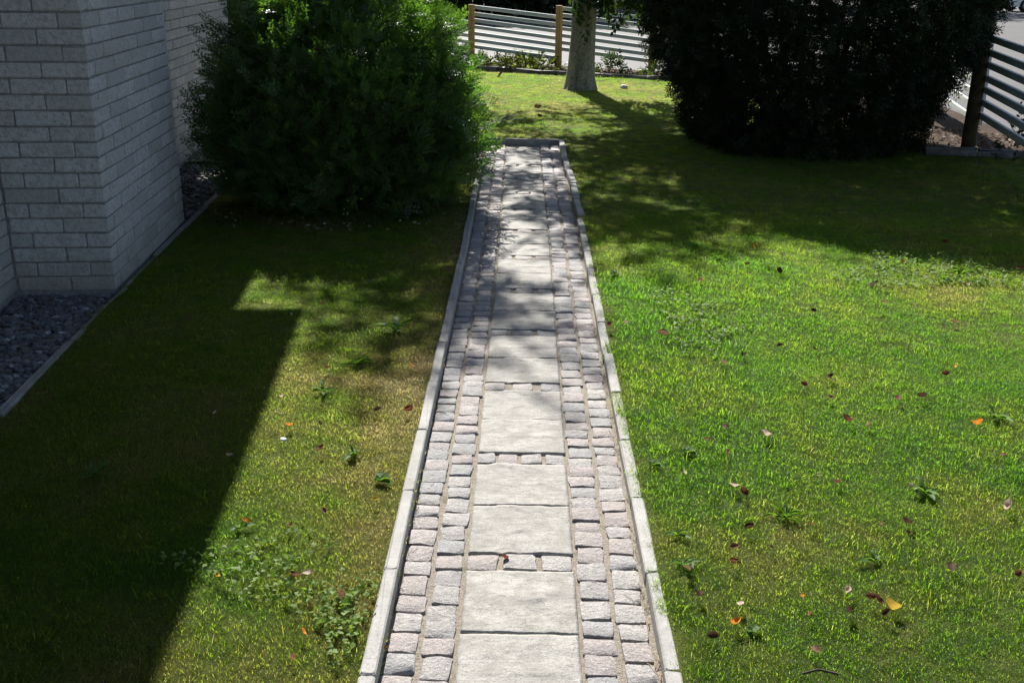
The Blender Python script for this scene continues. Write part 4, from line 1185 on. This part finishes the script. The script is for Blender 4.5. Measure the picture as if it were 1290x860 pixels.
wl = [((500, 418), 1, 1.5, "large dark rosette weed in the left lawn beside the bush shadow near the kerb"),
      ((450, 462), 3, 1.2, "rosette weed in the left lawn a step below the largest one"),
      ((408, 495), 1, 1.0, "rosette weed at the corner of the house shadow on the left lawn"),
      ((447, 578), 0, 1.2, "weed with narrow shiny leaves in the dry left lawn"),
      ((480, 612), 2, 1.2, "broad weed against the left kerb on bare soil"),
      ((302, 668), 0, 1.0, "weed at the shadow edge beside an orange leaf"),
      ((118, 596), 1, 1.1, "pale weed alone in the dark shaded lawn on the left"),
      ((1165, 622), 1, 1.1, "flat weed rosette in the middle of the right lawn"),
      ((990, 655), 3, 1.2, "dense grassy weed tuft on the right lawn"),
      ((866, 577), 2, 1.0, "bright broad-leaved weed near the right kerb halfway down"),
      ((823, 592), 2, 0.9, "bright weed touching the grass edge of the right kerb"),
      ((775, 352), 2, 1.4, "pale broad weed at the shadow end by the right kerb"),
      ((838, 372), 0, 1.3, "light green arching weed right of the path in the lush grass"),
      ((905, 330), 3, 1.2, "weed at the edge of the yew shadow on the right lawn"),
      ((852, 680), 0, 0.9, "pale weed low by the right kerb near the front"),
      ((945, 800), 2, 0.8, "small bright weed beside the yellow leaf on the front right lawn"),
      ((1210, 350), 3, 1.4, "weed clump on the right lawn near the far shade"),
      ((1255, 530), 1, 1.1, "rosette weed near the right edge of the picture"),
      ((860, 718), 1, 0.8, "weed on the lawn beside the twig by the right kerb"),
      ((1100, 712), 0, 1.0, "thin weed among dry stems on the front right lawn")]
for (px, s, sc_, lab) in wl:
    g_ = gp(*px, 0.04); z = float(h_lawn(g_.x, g_.y))
    o = link("weed", WEEDS[s], None, (g_.x, g_.y, z + 0.006), (0, 0, random.uniform(0, 6.28))); o.scale = (sc_ * 0.65, sc_ * 0.65, sc_ * 0.8)
    tag(o, lab, "weed", "weeds in the lawn")

# clover: small round leaves
def clover(name, cx, cy, rx, ry, n, zfun, label, s=(0.007, 0.012)):
    a = rng.uniform(0, 6.283, n); rr_ = np.sqrt(rng.random(n)); jit = 1 + 0.35 * np.sin(3 * a + cx)
    x = cx + rx * rr_ * np.cos(a) * jit; y = cy + ry * rr_ * np.sin(a) * jit
    z = zfun(x, y) + 0.012 + rng.random(n) * 0.035
    hexa = np.array([[math.cos(q * 1.0472), math.sin(q * 1.0472), 0.12 * (q % 2)] for q in range(6)])
    tv = np.concatenate([hexa + np.array([1.0, 0, 0.2]), (hexa @ np.array([[-0.5, 0.866, 0], [-0.866, -0.5, 0], [0, 0, 1]])) + np.array([-0.5, 0.866, 0.2]), (hexa @ np.array([[-0.5, -0.866, 0], [0.866, -0.5, 0], [0, 0, 1]])) + np.array([-0.5, -0.866, 0.2])])
    tf = np.array([[b, b + 1, b + 2, b + 3] for b in (0, 6, 12)] + [[b, b + 3, b + 4, b + 5] for b in (0, 6, 12)])
    D = rng.normal(0, 0.35, (n, 3)) + np.stack([np.cos(a + 1), np.sin(a + 1), np.zeros(n)], 1)
    v, f, t = place([(tv * 0.5, tf)], np.stack([x, y, z], 1), D, rng.uniform(*s, n), rng.normal(0, 0.45, n))
    o = link(name, mesh_np(name, v, f, M_CLOVER, False, {"tone": t}))
    return tag(o, label, "clover", kind="stuff")
zl = lambda x, y: h_lawn(x, y)
c0 = gp(448, 785, 0.05)
clover("creeping_clover", c0.x - 0.035, c0.y, 0.085, 0.22, 280, lambda x, y: np.where((x > -0.5) & (x < -0.43), 0.075, np.where(x >= -0.43, 0.0, h_lawn(x, y))), "clover spilling over the left kerb at the front")
c0 = gp(318, 718, 0.03)
clover("clover", c0.x, c0.y, 0.26, 0.22, 260, zl, "clover patch at the edge of the house shadow")
c0 = gp(400, 760, 0.03)
clover("clover", c0.x, c0.y, 0.2, 0.14, 110, zl, "clover patch in the front left lawn")
c0 = gp(1180, 345, 0.05)
clover("clover", c0.x, c0.y, 0.7, 0.5, 1500, zl, "clover patch on the right lawn below the far shade", (0.009, 0.015))
c0 = gp(795, 405, 0.05)
clover("clover", c0.x + 0.42, c0.y, 0.26, 0.6, 700, zl, "clover near the right kerb in the lush grass", (0.009, 0.014))

# fallen leaves
def leaf_mesh(seed, curl, mat):
    r = np.random.default_rng(seed); V = []; F = []
    for i, s in enumerate(np.linspace(-0.5, 0.5, 6)):
        w = 0.30 * math.cos(s * math.pi * 0.92) ** 0.75 + 0.015; zc = curl * s * s * 0.9 + 0.05 * math.sin(s * 7 + seed)
        for q in (-1, 0, 1):
            V.append((s, q * w * r.uniform(0.88, 1.1), zc + abs(q) * curl * 0.35 * w / 0.3 + r.normal(0, 0.015)))
        if i:
            b = (i - 1) * 3; F += [[b, b + 1, b + 4, b + 3], [b + 1, b + 2, b + 5, b + 4]]
    blade = len(F)
    V += [(0.5, -0.012, curl * 0.22), (0.5, 0.012, curl * 0.22), (0.78, 0.01, curl * 0.3 + 0.02), (0.78, -0.01, curl * 0.3 + 0.02)]; F.append([18, 19, 20, 21])
    return mesh_np("fallen_leaf", np.array(V), np.array(F), mat, True)
def leafmat(name, a, b):
    k = NT(name); p = k.obj(); c = k.ramp(k.noise(p, 4, 5, 0.7), [(0.35, a), (0.65, b)]); k.leaf(c, 0.35, 0.7, 0.12); return k.m
LM = {"brown": leafmat("leaf_brown", (0.12, 0.06, 0.035), (0.24, 0.14, 0.08)), "dark": leafmat("leaf_dark", (0.045, 0.02, 0.015), (0.10, 0.05, 0.03)),
      "red": leafmat("leaf_red", (0.11, 0.035, 0.022), (0.20, 0.075, 0.045)), "orange": leafmat("leaf_orange", (0.55, 0.17, 0.02), (0.70, 0.30, 0.04)),
      "pale": leafmat("leaf_pale", (0.50, 0.33, 0.26), (0.66, 0.52, 0.43)), "yellow": leafmat("leaf_yellow", (0.5, 0.33, 0.05), (0.62, 0.45, 0.07))}
LME = {c: [leaf_mesh(s + 7 * i, cu, m) for s, cu in ((1, 0.6), (2, 1.3), (3, 0.9))] for i, (c, m) in enumerate(LM.items())}
LV = [  # px, colour, size, label (None: by colour and place)
 (365, 540, "orange", .055, "orange leaf above the white petal on the left lawn"), (405, 571, "red", .06, "dark red leaf in the dry patch of the left lawn"),
 (403, 537, "brown", .04, None), (408, 649, "red", .05, "rusty red leaf alone in the front half of the left lawn"), (311, 661, "orange", .06, "long orange leaf beside a weed at the shadow edge"),
 (368, 667, "red", .045, "small red leaf right of the long orange leaf"), (473, 635, "yellow", .05, "yellow leaf on soil by the left kerb"), (271, 520, "pale", .05, "pale leaf in the dark house shadow"),
 (289, 577, "pale", .05, "pinkish leaf in the house shadow near its edge"), (356, 502, "pale", .04, "pale leaf just inside the house shadow edge"), (476, 522, "brown", .07, "curled brown leaf by the dark weed at the left kerb"),
 (273, 730, "orange", .05, "bright orange-red leaf next to the clover patch"), (370, 732, "red", .06, "curled rusty leaf, left of the pair on the front left lawn"), (389, 729, "pale", .06, "pale curled leaf, right of the pair on the front left lawn"),
 (429, 757, "brown", .07, "brown leaf standing on edge near the clover by the kerb"), (382, 803, "orange", .045, "small orange leaf in the lower left lawn"), (370, 835, "red", .04, "red leaf at the bottom of the left lawn"),
 (407, 384, "brown", .06, "brown leaf standing upright near the bush shadow"), (411, 467, "red", .05, "red-brown leaf near the house shadow corner"), (518, 466, "orange", .06, "orange leaf beside the left kerb"),
 (517, 523, "red", .08, "dark red curled leaf leaning on the left kerb"), (367, 400, "pale", .045, "pale leaf in the shade at the shadow corner"),
 (948, 311, "orange", .08, "bright orange leaf standing in the far right lawn"), (982, 348, "dark", .09, None), (941, 337, "dark", .07, None), (882, 358, "brown", .07, None),
 (835, 427, "brown", .10, None), (854, 432, "brown", .06, None), (982, 439, "dark", .06, None), (790, 412, "brown", .08, "tan leaf among clover by the right kerb"),
 (767, 416, "red", .08, "red-brown leaf on the edge of the right kerb"), (1026, 445, "dark", .06, None), (1025, 399, "dark", .07, None),
 (1190, 309, "red", .09, "rusty leaf just below the far shade"), (1136, 335, "red", .08, None), (1101, 366, "dark", .11, None), (1114, 369, "dark", .07, None), (1220, 365, "pale", .06, None),
 (1285, 343, "red", .10, "red leaf at the right edge of the picture below the shade"), (1201, 409, "red", .08, None), (1113, 388, "brown", .07, None),
 (934, 453, "dark", .08, None), (910, 464, "brown", .08, None), (1013, 493, "red", .07, None), (1046, 482, "dark", .07, None), (1046, 509, "brown", .06, None), (913, 546, "dark", .07, None),
 (963, 555, "pale", .08, "long pale leaf in the lush grass"), (916, 577, "brown", .05, None), (861, 601, "pale", .045, "pale upright leaf close to the right kerb"), (938, 625, "red", .065, None), (924, 618, "pale", .07, "pale folded leaf left of a dark red one"),
 (1032, 602, "pale", .03, None), (1054, 611, "red", .05, None), (890, 562, "brown", .05, None),
 (1190, 476, "red", .07, None), (1131, 508, "red", .08, None), (1161, 506, "dark", .07, None), (1065, 537, "red", .08, None), (1095, 542, "brown", .06, None),
 (1232, 539, "orange", .075, "orange leaf on the right lawn near the picture edge"), (1155, 520, "brown", .05, None), (1149, 616, "pale", .06, "pale leaf lying on the flat weed rosette"), (1263, 578, "brown", .06, None), (1202, 465, "orange", .045, "small orange leaf behind a red one on the right lawn"),
 (945, 670, "dark", .06, None), (924, 694, "red", .06, None), (923, 715, "red", .055, None), (870, 726, "brown", .08, "curled brown leaf by the right kerb near the front"), (879, 758, "dark", .06, None),
 (932, 768, "pale", .06, "pale pink leaf above the yellow one on the front right lawn"), (926, 792, "orange", .07, "bright orange-yellow crumpled leaf on the front right lawn"), (1011, 758, "orange", .035, None), (1021, 780, "red", .045, None),
 (1025, 664, "red", .055, None), (897, 807, "dark", .06, None), (1027, 825, "brown", .06, None), (971, 695, "brown", .045, None),
 (1141, 664, "dark", .075, None), (1113, 666, "brown", .045, None), (1198, 721, "dark", .08, None), (1280, 726, "red", .055, None), (1066, 752, "pale", .06, "pale torn leaf above a dark one at the front right"),
 (1095, 760, "red", .06, "red leaf, left of the touching pair at the front right"), (1105, 762, "red", .06, "red leaf, right of the touching pair at the front right"), (1069, 778, "dark", .065, None), (1122, 772, "yellow", .08, "yellow narrow leaf at the front right"),
 (1117, 779, "dark", .05, None), (1271, 643, "pale", .08, "long pale leaf at the right edge of the lawn"), (1144, 678, "red", .04, None),
 (636, 703, "red", .055, "rust brown leaf lying in the cobble row on the path"), (484, 816, "orange", .035, "small tan leaf on the path by the left kerb"),
 (678, 139, "dark", .16, "dark leaf on the back lawn, behind the other one"), (680, 150, "dark", .15, "dark leaf on the back lawn, nearer than the other one"), (631, 97, "dark", .28, "large dark brown leaf by the stone edging left of the tree")]
cname = {"brown": "brown", "dark": "dark brown", "red": "reddish brown", "orange": "orange", "pale": "pale", "yellow": "yellow"}
for (x, y, c, s, lab) in LV:
    onpath = lab and "path" in lab
    g_ = gp(x, y, 0.012 if onpath else 0.06); z = 0.012 if onpath else float(h_lawn(g_.x, g_.y)) + 0.038
    up_l = lab and ("upright" in lab or "standing" in lab)
    o = link("fallen_leaf", random.choice(LME[c]), None, (g_.x, g_.y, z), (random.gauss(0, 0.35), -1.2 if up_l else random.gauss(0, 0.35), random.uniform(0, 6.28)))
    s *= 0.66; o.scale = (s, s, s)
    if not lab:
        far = "near the shade" if y < 375 else "beyond the middle" if y < 480 else "halfway" if y < 600 else "near the front" if y < 700 else "at the front"
        wide = "nearest the path" if x < 900 else "left of centre" if x < 1000 else "at its centre" if x < 1100 else "right of centre" if x < 1200 else "toward the right edge"
        lab = "%s %s leaf on right lawn %s, %s" % ("large" if s > .06 else "small" if s < .036 else "single", cname[c], far, wide) if x > 700 else "small brown fallen leaf on the sunlit left lawn"
    tag(o, lab, "leaf", "fallen leaves on the grass")

byl = {}
for o in bpy.data.objects:
    if o.name.startswith("fallen_leaf"): byl.setdefault(o["label"], []).append(o)
for lab, obs in byl.items():
    if len(obs) == 2:
        obs.sort(key=lambda q: q.location.y)
        obs[0]["label"] = lab + ", nearer one"; obs[1]["label"] = lab + ", farther one"
    elif len(obs) == 3:
        obs.sort(key=lambda q: q.location.y)
        for q, w in zip(obs, ("nearest", "middle", "farthest")): q["label"] = lab + ", %s one" % w
P = []
for _ in range(420):
    a = random.uniform(3.4, 6.2); r_ = random.uniform(0.75, 1.3)
    P.append((-1.64 + r_ * math.cos(a), 10.0 + r_ * math.sin(a), 0))
P = np.array(P); P = P[(P[:, 0] > gx(P[:, 1]) + 0.06) & (P[:, 0] < -0.56)]
P[:, 2] = h_lawn(P[:, 0], P[:, 1]) + 0.015 + 0.015 * rng.random(len(P))
v, f, t = place(leaf1, P, rng.normal(0, 1, (len(P), 3)) * np.array([1, 1, 0.2]), rng.uniform(0.02, 0.045, len(P)))
tag(link("leaf_litter", mesh_np("leaf_litter", v, f, M_LITTER, False, {"tone": t})), "brown litter on the ground under the edge of the thuja bush", "leaf litter", kind="stuff")
# white petal / scrap and white scrap near the back edging, twig
def scrap(px, py, s, label, name, cat):
    g_ = gp(px, py, 0.06); v = rock(rng, s)
    v = np.concatenate([v]); o = link(name, mesh_np(name, v, ICO, M_PAPER, True), None, (g_.x, g_.y, float(h_lawn(g_.x, g_.y)) + 0.04)); return tag(o, label, cat)
M_PAPER = m_plain("white_scrap", (0.72, 0.72, 0.70), 0.8, 30, 0.1)
scrap(357, 558, 0.015, "small white crumpled petal on the left lawn under an orange leaf", "white_petal", "petal")
scrap(786, 111, 0.07, "white crumpled scrap on the back lawn beside the stone edging", "paper_scrap", "paper")
g_ = gp(1030, 857, 0.05); mb = MB(); mb.tube([(-0.05, 0, 0), (0, 0.006, 0.012), (0.06, -0.004, 0.004)], 0.004, 6)
tag(link("twig", mb.mesh("twig", M_STEM), None, (g_.x, g_.y, float(h_lawn(g_.x, g_.y)) + 0.035)), "dark twig lying at the bottom of the right lawn", "twig")
